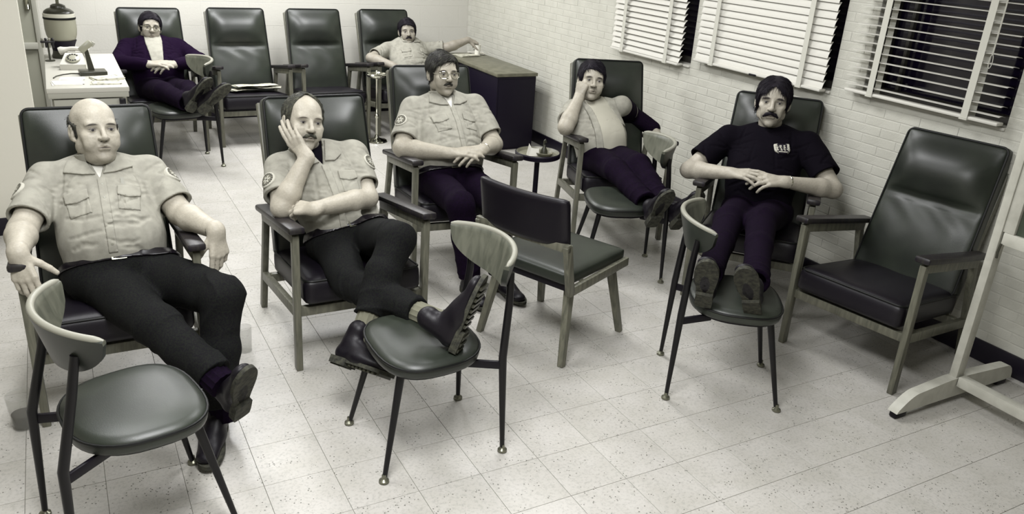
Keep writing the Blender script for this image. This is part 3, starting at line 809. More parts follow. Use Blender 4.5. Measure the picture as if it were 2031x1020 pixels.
# ------------------------------------------------------------------ painted board stand at the right
sx, sy = 3.185, 1.685
t = thing('board_stand', 'pale painted wooden board stand with curved feet at right', 'stand', (sx, sy, 0))
def foot_poly():
    L0, L1 = -.38, .40
    pts = [(L0, .030)]
    for k in range(9):
        u = k / 8; pts.append((L0 + .01 + .12 * u, .045 + .058 * math.sin(u * math.pi / 2)))
    pts += [(-.06, .118), (.06, .118), (.28, .105), (.35, .100)]
    for k in range(5):
        u = k / 4; pts.append((.35 + .05 * math.sin(u * math.pi / 2), .03 + .07 * math.cos(u * math.pi / 2)))
    return pts
FT = Matrix(((1, 0, 0, 0), (0, 0, 1, 0), (0, 1, 0, 0), (0, 0, 0, 1)))
for yy in (0, -1.35):
    ft = obj('foot', MB().prism(foot_poly()[::-1], yy - .022, yy + .022, FT).mesh('foot', M_STAND, True, 25), t)
    cs = MB()
    for xx in (-.34, .35): cs.box((xx, yy, .017), (.07, .035, .032), bev=.008)
    obj('caster', cs.mesh('caster', M_BRACKET), ft)
    obj('post', MB().box((0, yy, .93), (.05, .034, 1.66), bev=.003).mesh('post', M_STAND), t)
obj('lower_rail', MB().box((0, -.675, .105), (.045, 1.30, .045), bev=.003).mesh('lower_rail', M_STAND), t)
mr_ = obj('board_frame', MB().box((0, -.675, .755), (.045, 1.30, .05), bev=.003).box((0, -.675, 1.72), (.045, 1.30, .05), bev=.003)
    .box((0, -.04, 1.24), (.04, .045, .92), bev=.003).box((0, -1.31, 1.24), (.04, .045, .92), bev=.003).mesh('board_frame', M_STAND), t)
obj('chalk_board', MB().box((0, -.675, 1.24), (.014, 1.22, .92)).mesh('chalk_board', M_BOARD, False), t)
obj('hook', MB().tube([(-.028, -.03, .735), (-.034, -.03, .70), (-.030, -.03, .675)], .005, 8).mesh('hook', M_CERAMD), t)
# ------------------------------------------------------------------ implicit-surface modelling for bodies and clothes
import openvdb
F32 = np.float32
def V3(*a): return np.array(a if len(a) > 1 else a[0], float)
def unit(v): v = np.asarray(v, float); return v / (np.linalg.norm(v) + 1e-12)
def lerp(a, b, t): return np.asarray(a) * (1 - t) + np.asarray(b) * t
class Prim:
    def __init__(s, f, lo, hi): s.f = f; s.lo = np.asarray(lo, float); s.hi = np.asarray(hi, float)
def cone(a, b, r1, r2=None, flat=None):
    """tapered capsule; flat=(axis, factor<1) squashes it along axis"""
    a = V3(a); b = V3(b); r2 = r1 if r2 is None else r2
    ba = b - a; L = ba @ ba + 1e-12; m = max(r1, r2)
    def f(X, Y, Z):
        px, py, pz = X - F32(a[0]), Y - F32(a[1]), Z - F32(a[2])
        t = np.clip((px * F32(ba[0]) + py * F32(ba[1]) + pz * F32(ba[2])) * F32(1 / L), 0, 1)
        dx, dy, dz = px - F32(ba[0]) * t, py - F32(ba[1]) * t, pz - F32(ba[2]) * t
        if flat is not None:
            ax = unit(flat[0]); q = (dx * F32(ax[0]) + dy * F32(ax[1]) + dz * F32(ax[2])) * F32(1 / flat[1] - 1)
            dx, dy, dz = dx + q * F32(ax[0]), dy + q * F32(ax[1]), dz + q * F32(ax[2])
        return np.sqrt(dx * dx + dy * dy + dz * dz) - (F32(r1) + F32(r2 - r1) * t)
    return Prim(f, np.minimum(a, b) - m, np.maximum(a, b) + m)
def ell(c, r, M=None):
    c = V3(c); r = V3(r); M = np.eye(3) if M is None else np.asarray(M, float)   # M columns = local axes
    e = np.sqrt(((M * r) ** 2).sum(1))
    def f(X, Y, Z):
        px, py, pz = X - F32(c[0]), Y - F32(c[1]), Z - F32(c[2])
        k0 = 0; k1 = 0
        for i in range(3):
            q = px * F32(M[0, i]) + py * F32(M[1, i]) + pz * F32(M[2, i])
            k0 = k0 + (q * F32(1 / r[i])) ** 2; k1 = k1 + (q * F32(1 / r[i] ** 2)) ** 2
        k0 = np.sqrt(k0); k1 = np.sqrt(k1) + F32(1e-6)
        return k0 * (k0 - 1) / k1
    return Prim(f, c - e, c + e)
def rbox(c, half, M=None, r=.005):
    c = V3(c); half = V3(half); M = np.eye(3) if M is None else np.asarray(M, float)
    e = np.abs(M) @ half
    def f(X, Y, Z):
        px, py, pz = X - F32(c[0]), Y - F32(c[1]), Z - F32(c[2]); out = 0; ins = None
        for i in range(3):
            q = np.abs(px * F32(M[0, i]) + py * F32(M[1, i]) + pz * F32(M[2, i])) - F32(half[i] - r)
            out = out + np.maximum(q, 0) ** 2; ins = q if ins is None else np.maximum(ins, q)
        return np.sqrt(out) + np.minimum(ins, 0) - F32(r)
    return Prim(f, c - e, c + e)
def cut(p, pt, n):
    """keep the part of p behind the plane through pt with outward normal n"""
    pt = V3(pt); n = unit(n)
    def f(X, Y, Z):
        d = p.f(X, Y, Z)
        return np.maximum(d, (X - F32(pt[0])) * F32(n[0]) + (Y - F32(pt[1])) * F32(n[1]) + (Z - F32(pt[2])) * F32(n[2]))
    return Prim(f, p.lo, p.hi)
class Field:
    def __init__(s, lo, hi, h):
        s.h = h; s.lo = np.asarray(lo, float); n = np.ceil((np.asarray(hi) - s.lo) / h).astype(int) + 1
        s.g = np.full(n, 1.0, F32); s.ax = [(s.lo[i] + h * np.arange(n[i])).astype(F32) for i in range(3)]
    def box(s, lo, hi):
        sl = []
        for i in range(3):
            a = int(max(0, math.floor((lo[i] - s.lo[i]) / s.h))); b = int(min(s.g.shape[i], math.ceil((hi[i] - s.lo[i]) / s.h) + 1)); sl.append(slice(a, max(a, b)))
        X = s.ax[0][sl[0]][:, None, None]; Y = s.ax[1][sl[1]][None, :, None]; Z = s.ax[2][sl[2]][None, None, :]
        return tuple(sl), X, Y, Z
    def add(s, p, k=.01, pad=.02):
        pad = max(k, pad) + 2 * s.h
        sl, X, Y, Z = s.box(p.lo - pad, p.hi + pad)
        a = s.g[sl]
        if a.size == 0: return s
        b = p.f(X, Y, Z).astype(F32)
        if k <= 0: s.g[sl] = np.minimum(a, b)
        else:
            h = np.clip(F32(.5) + F32(.5 / k) * (b - a), 0, 1); s.g[sl] = b + (a - b) * h - F32(k) * h * (1 - h)
        return s
    def sub(s, p, k=.004):
        pad = k + 2 * s.h
        sl, X, Y, Z = s.box(p.lo - pad, p.hi + pad); a = s.g[sl]
        if a.size == 0: return s
        b = -p.f(X, Y, Z).astype(F32)
        if k <= 0: s.g[sl] = np.maximum(a, b)
        else:
            h = np.clip(F32(.5) - F32(.5 / k) * (b - a), 0, 1); s.g[sl] = b + (a - b) * h + F32(k) * h * (1 - h)
        return s
    def XYZ(s): return s.ax[0][:, None, None], s.ax[1][None, :, None], s.ax[2][None, None, :]
    def clipplane(s, pt, n):
        X, Y, Z = s.XYZ(); n = unit(n)
        s.g = np.maximum(s.g, (X - F32(pt[0])) * F32(n[0]) + (Y - F32(pt[1])) * F32(n[1]) + (Z - F32(pt[2])) * F32(n[2])); return s
    def disp(s, fn, lo=None, hi=None):
        if lo is None: lo, hi = s.lo, s.lo + s.h * np.array(s.g.shape)
        sl, X, Y, Z = s.box(np.asarray(lo), np.asarray(hi)); s.g[sl] += fn(X, Y, Z).astype(F32); return s
    def like(s): 
        f = Field.__new__(Field); f.h = s.h; f.lo = s.lo; f.ax = s.ax; f.g = None; return f
    def patch(s, region, c, rad, off=.0, th=None):
        """thin conforming layer over this surface where region(X,Y,Z)<0, searched in a ball box round c"""
        th = th or max(.0035, .95 * s.h); c = np.asarray(c, float); rad = np.asarray(rad, float) * np.ones(3)
        sl, X, Y, Z = s.box(c - rad, c + rad)
        f = Field.__new__(Field); f.h = s.h; f.ax = [s.ax[i][sl[i]] for i in range(3)]; f.lo = np.array([a[0] for a in f.ax], float)
        f.g = np.maximum(np.abs(s.g[sl] - F32(off)) - F32(th), region(X, Y, Z).astype(F32)).astype(F32)
        return f
    def val(s, p):
        q = (np.asarray(p) - s.lo) / s.h; i = np.floor(q).astype(int); i = np.clip(i, 0, np.array(s.g.shape) - 2); t = q - i; v = 0
        for a in (0, 1):
            for b in (0, 1):
                for c in (0, 1):
                    v += s.g[i[0] + a, i[1] + b, i[2] + c] * (t[0] if a else 1 - t[0]) * (t[1] if b else 1 - t[1]) * (t[2] if c else 1 - t[2])
        return v
    def surf(s, p0, d, L=.4):
        """first surface point met from p0 going along d"""
        p0 = np.asarray(p0, float); d = unit(d); t = 0; prev = s.val(p0)
        while t < L:
            t += s.h * .7; v = s.val(p0 + d * t)
            if v <= 0 < prev or v <= 0:
                return p0 + d * (t - s.h * .7 * (0 - v) / max(prev - v, 1e-6))
            prev = v
        return p0 + d * L * .5
    def normal(s, p):
        e = s.h; g = np.array([s.val(p + np.eye(3)[i] * e) - s.val(p - np.eye(3)[i] * e) for i in range(3)]); return unit(g)
    def mesh(s, name, material, attrs=None, smooth=True):
        b = 3 * s.h; g = np.clip(s.g, -b, b).astype(F32)
        # close the field at the box border
        for i in range(3):
            idx = [slice(None)] * 3
            idx[i] = 0; g[tuple(idx)] = b; idx[i] = -1; g[tuple(idx)] = b
        gr = openvdb.FloatGrid(float(b)); gr.copyFromArray(np.ascontiguousarray(g))
        pts, quads = gr.convertToQuads(0.0)
        me = bpy.data.meshes.new(name)
        pts = pts.astype(np.float64) * s.h + s.lo
        if len(quads) == 0: return me
        quads = np.asarray(quads, np.int64)
        A = pts[quads[:, 0]]; B = pts[quads[:, 1]]; C = pts[quads[:, 2]]
        if (np.einsum('ij,ij->i', np.cross(B - A, C - A), A - pts.mean(0))).sum() < 0: quads = quads[:, ::-1]
        n = len(quads)
        me.vertices.add(len(pts)); me.vertices.foreach_set('co', pts.astype(F32).ravel())
        me.loops.add(4 * n); me.loops.foreach_set('vertex_index', quads.astype(np.int32).ravel())
        me.polygons.add(n); me.polygons.foreach_set('loop_start', (np.arange(n) * 4).astype(np.int32))
        me.update(calc_edges=True); me.validate()
        if material: me.materials.append(material)
        if smooth: me.polygons.foreach_set('use_smooth', np.ones(len(me.polygons), bool))
        if attrs:
            co = np.empty(len(me.vertices) * 3, F32); me.vertices.foreach_get('co', co); co = co.reshape(-1, 3).astype(float)
            for nm, (typ, fn) in attrs.items():
                val = fn(co).astype(F32)
                if typ == 'COLOR':
                    at = me.attributes.new(nm, 'FLOAT_COLOR', 'POINT'); c4 = np.ones((len(co), 4), F32); c4[:, :3] = val; at.data.foreach_set('color', c4.ravel())
                else:
                    at = me.attributes.new(nm, 'FLOAT_VECTOR', 'POINT'); at.data.foreach_set('vector', val.ravel())
        return me

def wav(X, Y, Z, f, seed):
    """cheap smooth pseudo-noise in [-1,1]"""
    r = np.random.RandomState(seed); out = 0
    for i in range(4):
        k = r.normal(size=3); k *= f * (.7 + .6 * r.rand()) / np.linalg.norm(k); k2 = r.normal(size=3) * f * .6; ph = r.rand(2) * 6.28
        out = out + np.sin(X * F32(k[0]) + Y * F32(k[1]) + Z * F32(k[2]) + F32(ph[0]) + F32(1.3) * np.sin(X * F32(k2[0]) + Y * F32(k2[1]) + Z * F32(k2[2]) + F32(ph[1])))
    return out / 4
def folds(X, Y, Z, d, f, seed, warp=1.6):
    """ridged folds running across direction d"""
    d = unit(d); w = wav(X, Y, Z, 11, seed)
    s = np.sin((X * F32(d[0]) + Y * F32(d[1]) + Z * F32(d[2])) * F32(f) + F32(warp) * 2 * w)
    return (F32(1) - np.abs(s)) ** 2 - F32(.3)
def ball(X, Y, Z, c, r):
    return np.clip(1 - np.sqrt((X - F32(c[0])) ** 2 + (Y - F32(c[1])) ** 2 + (Z - F32(c[2])) ** 2) / F32(r), 0, 1)
def convex(u, v, pts):
    """signed distance-like value of a convex polygon (counter-clockwise)"""
    d = None; n = len(pts)
    for i in range(n):
        (x0, y0), (x1, y1) = pts[i], pts[(i + 1) % n]; L = math.hypot(x1 - x0, y1 - y0)
        e = ((u - x0) * F32((y1 - y0) / L) - (v - y0) * F32((x1 - x0) / L)); d = e if d is None else np.maximum(d, e)
    return d

# ------------------------------------------------------------------ skin shader: facial features drawn from head coordinates
def skin_extra(nt, b, tc):
    N = nt.nodes.new; Lk = nt.links.new
    def m(op, a, c=None, d=None, clamp=False):
        n = N('ShaderNodeMath'); n.operation = op; n.use_clamp = clamp
        for i, v in enumerate((a, c, d)):
            if v is None: continue
            if isinstance(v, (int, float)): n.inputs[i].default_value = v
            else: Lk(v, n.inputs[i])
        return n.outputs[0]
    at = N('ShaderNodeAttribute'); at.attribute_name = 'hl'
    sp = N('ShaderNodeSeparateXYZ'); Lk(at.outputs['Vector'], sp.inputs[0])
    x, y, z = sp.outputs; ax = m('ABSOLUTE', x)
    front = m('LESS_THAN', y, -.045)
    def ellipse(xx, cx, cz, rx, rz, soft=.35, slope=0.0, curve=0.0):
        dx = m('SUBTRACT', xx, cx); dz = m('SUBTRACT', z, cz)
        if slope: dz = m('SUBTRACT', dz, m('MULTIPLY', dx, slope))
        if curve: dz = m('ADD', dz, m('MULTIPLY', m('MULTIPLY', dx, dx), curve))
        q = m('ADD', m('POWER', m('ABSOLUTE', m('DIVIDE', dx, rx)), 2.0), m('POWER', m('ABSOLUTE', m('DIVIDE', dz, rz)), 2.0))
        return m('MULTIPLY', m('DIVIDE', m('SUBTRACT', 1.0, q), soft, clamp=True), front, clamp=True)
    def objattr(nm):
        a = N('ShaderNodeAttribute'); a.attribute_type = 'OBJECT'; a.attribute_name = nm; return a
    base = objattr('skin_rgb').outputs['Color']; brow = objattr('brow_rgb').outputs['Color']
    n = N('ShaderNodeTexNoise'); n.inputs['Scale'].default_value = 34; n.inputs['Detail'].default_value = 6; Lk(tc.outputs['Object'], n.inputs['Vector'])
    n2 = N('ShaderNodeTexNoise'); n2.inputs['Scale'].default_value = 150; n2.inputs['Detail'].default_value = 4; Lk(tc.outputs['Object'], n2.inputs['Vector'])
    f = m('ADD', m('ADD', m('MULTIPLY', n.outputs['Fac'], .34), m('MULTIPLY', n2.outputs['Fac'], .30)), .68)
    def mix(fac, A, B, mode='MIX'):
        mx = N('ShaderNodeMix'); mx.data_type = 'RGBA'; mx.blend_type = mode
        if isinstance(fac, (int, float)): mx.inputs[0].default_value = fac
        else: Lk(fac, mx.inputs[0])
        for i, v in ((6, A), (7, B)):
            if isinstance(v, tuple): mx.inputs[i].default_value = v
            else: Lk(v, mx.inputs[i])
        return mx.outputs[2]
    cb = N('ShaderNodeCombineColor')
    for i in range(3): Lk(f, cb.inputs[i])
    c = mix(1.0, base, cb.outputs[0], 'MULTIPLY')
    beard = m('MULTIPLY', m('MULTIPLY', m('DIVIDE', m('SUBTRACT', -.030, z), .03, clamp=True), m('LESS_THAN', y, .02)), m('LESS_THAN', z, 1.0))
    c = mix(m('MULTIPLY', beard, .22), c, lin((88, 84, 76)))                                                        # shaved beard
    c = mix(m('MULTIPLY', ellipse(ax, .031, -.0105, .016, .0045, .8), .22), c, lin((96, 90, 82)))                    # under-eye
    c = mix(m('MULTIPLY', ellipse(x, 0, -.0605, .024, .0095, .5), .45), c, lin((128, 118, 104)))                    # lips
    c = mix(m('MULTIPLY', ellipse(x, 0, -.0600, .0255, .0019, .6, 0, 2.0), .9), c, lin((46, 38, 40)))                # mouth line
    c = mix(m('MULTIPLY', ellipse(ax, .0085, -.0375, .0048, .0030, .6), .85), c, lin((44, 38, 38)))                 # nostrils
    c = mix(m('MULTIPLY', ellipse(ax, .0315, .0085, .0190, .0085, .8), .62), c, lin((92, 86, 78)))                  # upper lids, their shadow painted into the skin colour
    c = mix(m('MULTIPLY', ellipse(ax, .0315, .0026, .0130, .0040, .4), .80), c, lin((136, 132, 124)))                # white of the eye
    c = mix(ellipse(ax, .0315, .0034, .0054, .0046, .3), c, lin((26, 22, 26)))                                      # iris
    c = mix(m('MULTIPLY', ellipse(ax, .0315, .0080, .0150, .0020, .5, 0, 14.0), .9), c, lin((40, 34, 36)))           # lash line
    bh = objattr('brow_h').outputs['Fac']
    c = mix(m('MULTIPLY', ellipse(ax, .0330, .0235, .0225, bh, .7, -.10, 9.0), .9), c, brow)                    # brows
    Lk(c, b.inputs['Base Color'])
M_BODY = mat('skin_with_face', (190, 180, 160), .48, .35, extra=skin_extra, bump=(90, .16))

# ------------------------------------------------------------------ body parts
def head_axes(fwd, roll=0.0, up=(0, 0, 1)):
    y = -unit(fwd); x = unit(np.cross(y, up)); z = np.cross(x, y)
    c, s = math.cos(roll), math.sin(roll)
    return np.stack([c * x + s * z, y, -s * x + c * z], 1)     # columns: his left, back of head, crown
def head_prims(c, M, s=1.0, jaw=1.0, fat=0.0, lean=False):
    W = lambda *p: c + M @ (np.array(p) * s)
    L = []
    E = lambda p, r, k: L.append(('a', ell(W(*p), np.array(r) * s, M), k * s))
    Cn = lambda a, b, r1, r2, k, fl=None: L.append(('a', cone(W(*a), W(*b), r1 * s, r2 * s, fl), k * s))
    E((0, .018, .036), (.076, .094, .083), .01)
    E((0, -.028, .020), (.066, .066, .075), .02)
    E((0, -.036, -.035), (.056 + .004 * jaw + fat, .058, .070), .02)
    E((0, -.045, -.080), (.040 * jaw + fat, .042, .036), .02)
    for q in (-1, 1):
        E((q * (.046 + .006 * jaw + fat), -.006, -.056), (.017, .030, .026), .02)
        E((q * .043, -.066, -.020), (.022, .020, .018), .018)
        E((q * .036, -.072, -.048), (.022 + fat, .018, .024), .016)
    Cn((-.040, -.076, .024), (.040, -.076, .024), .0125, .0125, .014)
    E((0, -.080, -.098), (.021 * jaw, .016, .016), .014)
    # eye sockets and lids
    for q in (-1, 1): L.append(('s', ell(W(q * .031, -.103, .004), np.array((.0205, .0205, .0140)) * s, M), .012 * s))
    for q in (-1, 1): E((q * .0315, -.0780, .0030), (.0140, .0120, .0098), .004)
    # nose
    Cn((0, -.088, .016), (0, -.113, -.022), .0075, .0100, .008)
    E((0, -.112, -.026), (.0105, .0110, .0095), .006)
    for q in (-1, 1): E((q * .0125, -.102, -.029), (.0085, .0115, .0078), .006)
    # lips
    for q in (-1, 1): Cn((0, -.0985, -.0545), (q * .020, -.088, -.0575), .0062, .0035, .006)
    Cn((-.013, -.0935, -.0665), (.013, -.0935, -.0665), .0062, .0062, .007)
    L.append(('s', cone(W(-.021, -.103, -.0602), W(.021, -.103, -.0602), .0035 * s, .0035 * s), .003 * s))
    # folds beside the mouth, under the lip, temples
    for q in (-1, 1):
        L.append(('s', cone(W(q * .0175, -.107, -.034), W(q * .0345, -.092, -.064), .0042 * s, .0036 * s), .007 * s))
        L.append(('s', ell(W(q * .083, -.045, .035), np.array((.014, .030, .032)) * s, M), .020 * s))
        L.append(('s', cone(W(q * .018, -.098, -.0075), W(q * .040, -.0915, -.0125), .0036 * s, .0030 * s), .007 * s))
        if lean: L.append(('s', ell(W(q * .066, -.058, -.050), np.array((.016, .026, .026)) * s, M), .022 * s))
    L.append(('s', cone(W(-.012, -.1015, -.0770), W(.012, -.1015, -.0770), .0052 * s), .008 * s))
    # ears
    for q in (-1, 1):
        E((q * .0775, .012, -.004), (.0105, .0195, .0315), .006)
        L.append(('s', ell(W(q * .0885, .006, .000), np.array((.0075, .0100, .0170)) * s, M), .004 * s))
        E((q * .0735, .003, -.030), (.0075, .009, .009), .004)
    return L
def run_prims(F, L):
    for op, p, k in L: (F.add if op == 'a' else F.sub)(p, k)
def hand_prims(w, d, n, side, curl=(.3, .3, .35, .4), thumb=(.6, .3), s=1.0, splay=.05):
    """side=+1 right hand, -1 left; d towards fingers, n = back of the hand"""
    d = unit(d); n = unit(np.asarray(n) - d * (np.asarray(n) @ d)); t = -np.cross(d, n) * side; w = V3(w); L = []
    kn = [(.030, .087), (.0105, .092), (-.0095, .088), (-.0285, .079)]
    seg = [(.043, .026, .021), (.047, .030, .022), (.043, .028, .021), (.034, .021, .019)]
    cu = curl if hasattr(curl, '__len__') else (curl,) * 4
    L.append(('a', cone(w - d * .006 * s, w + d * .02 * s, .026 * s, .028 * s, (n, .72)), .022))
    for i, (o, l) in enumerate(kn):
        K = w + (t * o + d * l) * s
        L.append(('a', cone(w + (t * o * .45 + d * .012) * s, K, .0150 * s, .0118 * s), .010 * s))
        p = K; ang = 0; r = (.0100, .0092, .0084, .0076) if i < 3 else (.0088, .0080, .0074, .0068)
        sp = unit(d + t * (1.5 - i) * splay)
        for j in range(3):
            ang += cu[i] * (R(62), R(78), R(48))[j]
            dirv = sp * math.cos(ang) - n * math.sin(ang)
            q = p + dirv * seg[i][j] * s
            L.append(('a', cone(p, q, r[j] * s, r[j + 1] * s), .0035 * s if j == 0 else .002 * s)); p = q
    L.append(('a', cone(w + d * .02 * s, w + d * .07 * s, .020 * s, .016 * s, (n, .7)), .012 * s))
    b = w + (d * .022 + t * .018 - n * .008) * s; sp, cl = thumb
    td = unit(d * (1 - sp) + t * sp - n * .25); p = b; ang = 0
    for j, (l, r1, r2) in enumerate(((.040, .0150, .0120), (.032, .0118, .0104), (.026, .0102, .0082))):
        ang = cl * (0, .6, 1.1)[j]
        dv = unit(td * math.cos(ang) + unit(d - t * .4 - n * .5) * math.sin(ang)); q = p + dv * l * s
        L.append(('a', cone(p, q, r1 * s, r2 * s), .008 * s if j == 0 else .003 * s)); p = q
    return L
def arm_prims(S, E, W, ru=.050, re=.041, rw=.027, n=None):
    mid = lerp(E, W, .28)
    L = [('a', cone(S, E, ru, re), .015), ('a', cone(E, mid, re, re * 1.06), .015), ('a', cone(mid, W, re * 1.04, rw), .015)]
    return L

def shoe(parent, heel, f, u, name='shoe', L=.285, boot=False, sockto=None):
    """heel = centre of the heel's underside, f heel->toe, u sole->ankle"""
    f = unit(f); u = unit(np.asarray(u) - f * (np.asarray(u) @ f)); x = np.cross(f, u); heel = V3(heel)
    Wp = lambda a, b, c: heel + x * a + f * b + u * c
    k = L / .285; h = .0045
    pr = [('a', cone(Wp(0, .035, .055), Wp(0, .05, .095 if not boot else .14), .036 * k, .040 * k), .015),
          ('a', cone(Wp(0, .03, .045), Wp(.004, .13, .045), .037 * k, .040 * k, (u, .85)), .02),
          ('a', cone(Wp(0, .05, .085), Wp(.004, .17, .045), .034 * k, .030 * k), .02),
          ('a', cone(Wp(.004, .12, .040), Wp(.006, .235, .038), .044 * k, .036 * k, (u, .60)), .02)]
    lo = np.min([p.lo for _, p, _ in pr], 0) - .03; hi = np.max([p.hi for _, p, _ in pr], 0) + .03
    F = Field(lo, hi, h); run_prims(F, pr); F.clipplane(Wp(0, 0, .014), -u)
    o = obj(name, F.mesh(name, M_SHOE), parent)
    out = []
    prof = [(-.012, .030), (0, .033), (.03, .035), (.08, .032), (.13, .040), (.18, .047), (.22, .046), (.25, .038), (.275, .022), (.283, .006)]
    left = [(-a * .95, b) for b, a in prof]; right = [(a * 1.02, b) for b, a in prof][::-1]
    poly = [(p[0] * k, p[1] * k) for p in left + right]
    T = Matrix(((x[0], f[0], u[0], heel[0]), (x[1], f[1], u[1], heel[1]), (x[2], f[2], u[2], heel[2]), (0, 0, 0, 1)))
    for _ in range(2):                      # round the outline off
        poly = [q for i in range(len(poly)) for q in ((poly[i][0] * .75 + poly[(i + 1) % len(poly)][0] * .25, poly[i][1] * .75 + poly[(i + 1) % len(poly)][1] * .25), (poly[i][0] * .25 + poly[(i + 1) % len(poly)][0] * .75, poly[i][1] * .25 + poly[(i + 1) % len(poly)][1] * .75))]
    fore = [p for p in poly]
    m = MB().prism(fore[::-1], .014, .028, T)
    hp = [p for p in poly if p[1] <= .0801 * k]
    m.prism(hp[::-1], 0, .015, T)
    so = obj('sole', m.mesh('sole', M_SOLE, True, 30), o)
    if boot:
        tr = MB()
        for i in range(8):
            yb = .095 + .021 * i; wd = np.interp(yb, [b for b, a in prof], [a for b, a in prof]) * 1.7
            tr.box((0, yb * k, .010), (wd * k, .011, .010), T)
        for i in range(3): tr.box((0, (.005 + .024 * i) * k, -.002), (.055 * k, .012, .006), T)
        obj('tread', tr.mesh('tread', M_CERAMD, False), so)
        lc = MB()
        for i in range(4): lc.tube([Wp(-.022, .075 + .022 * i, .100 - .012 * i + .0), Wp(0, .080 + .022 * i, .118 - .016 * i), Wp(.022, .075 + .022 * i, .100 - .012 * i)], .003, 6)
        obj('laces', lc.mesh('laces', M_BLACKP), o)
    return o
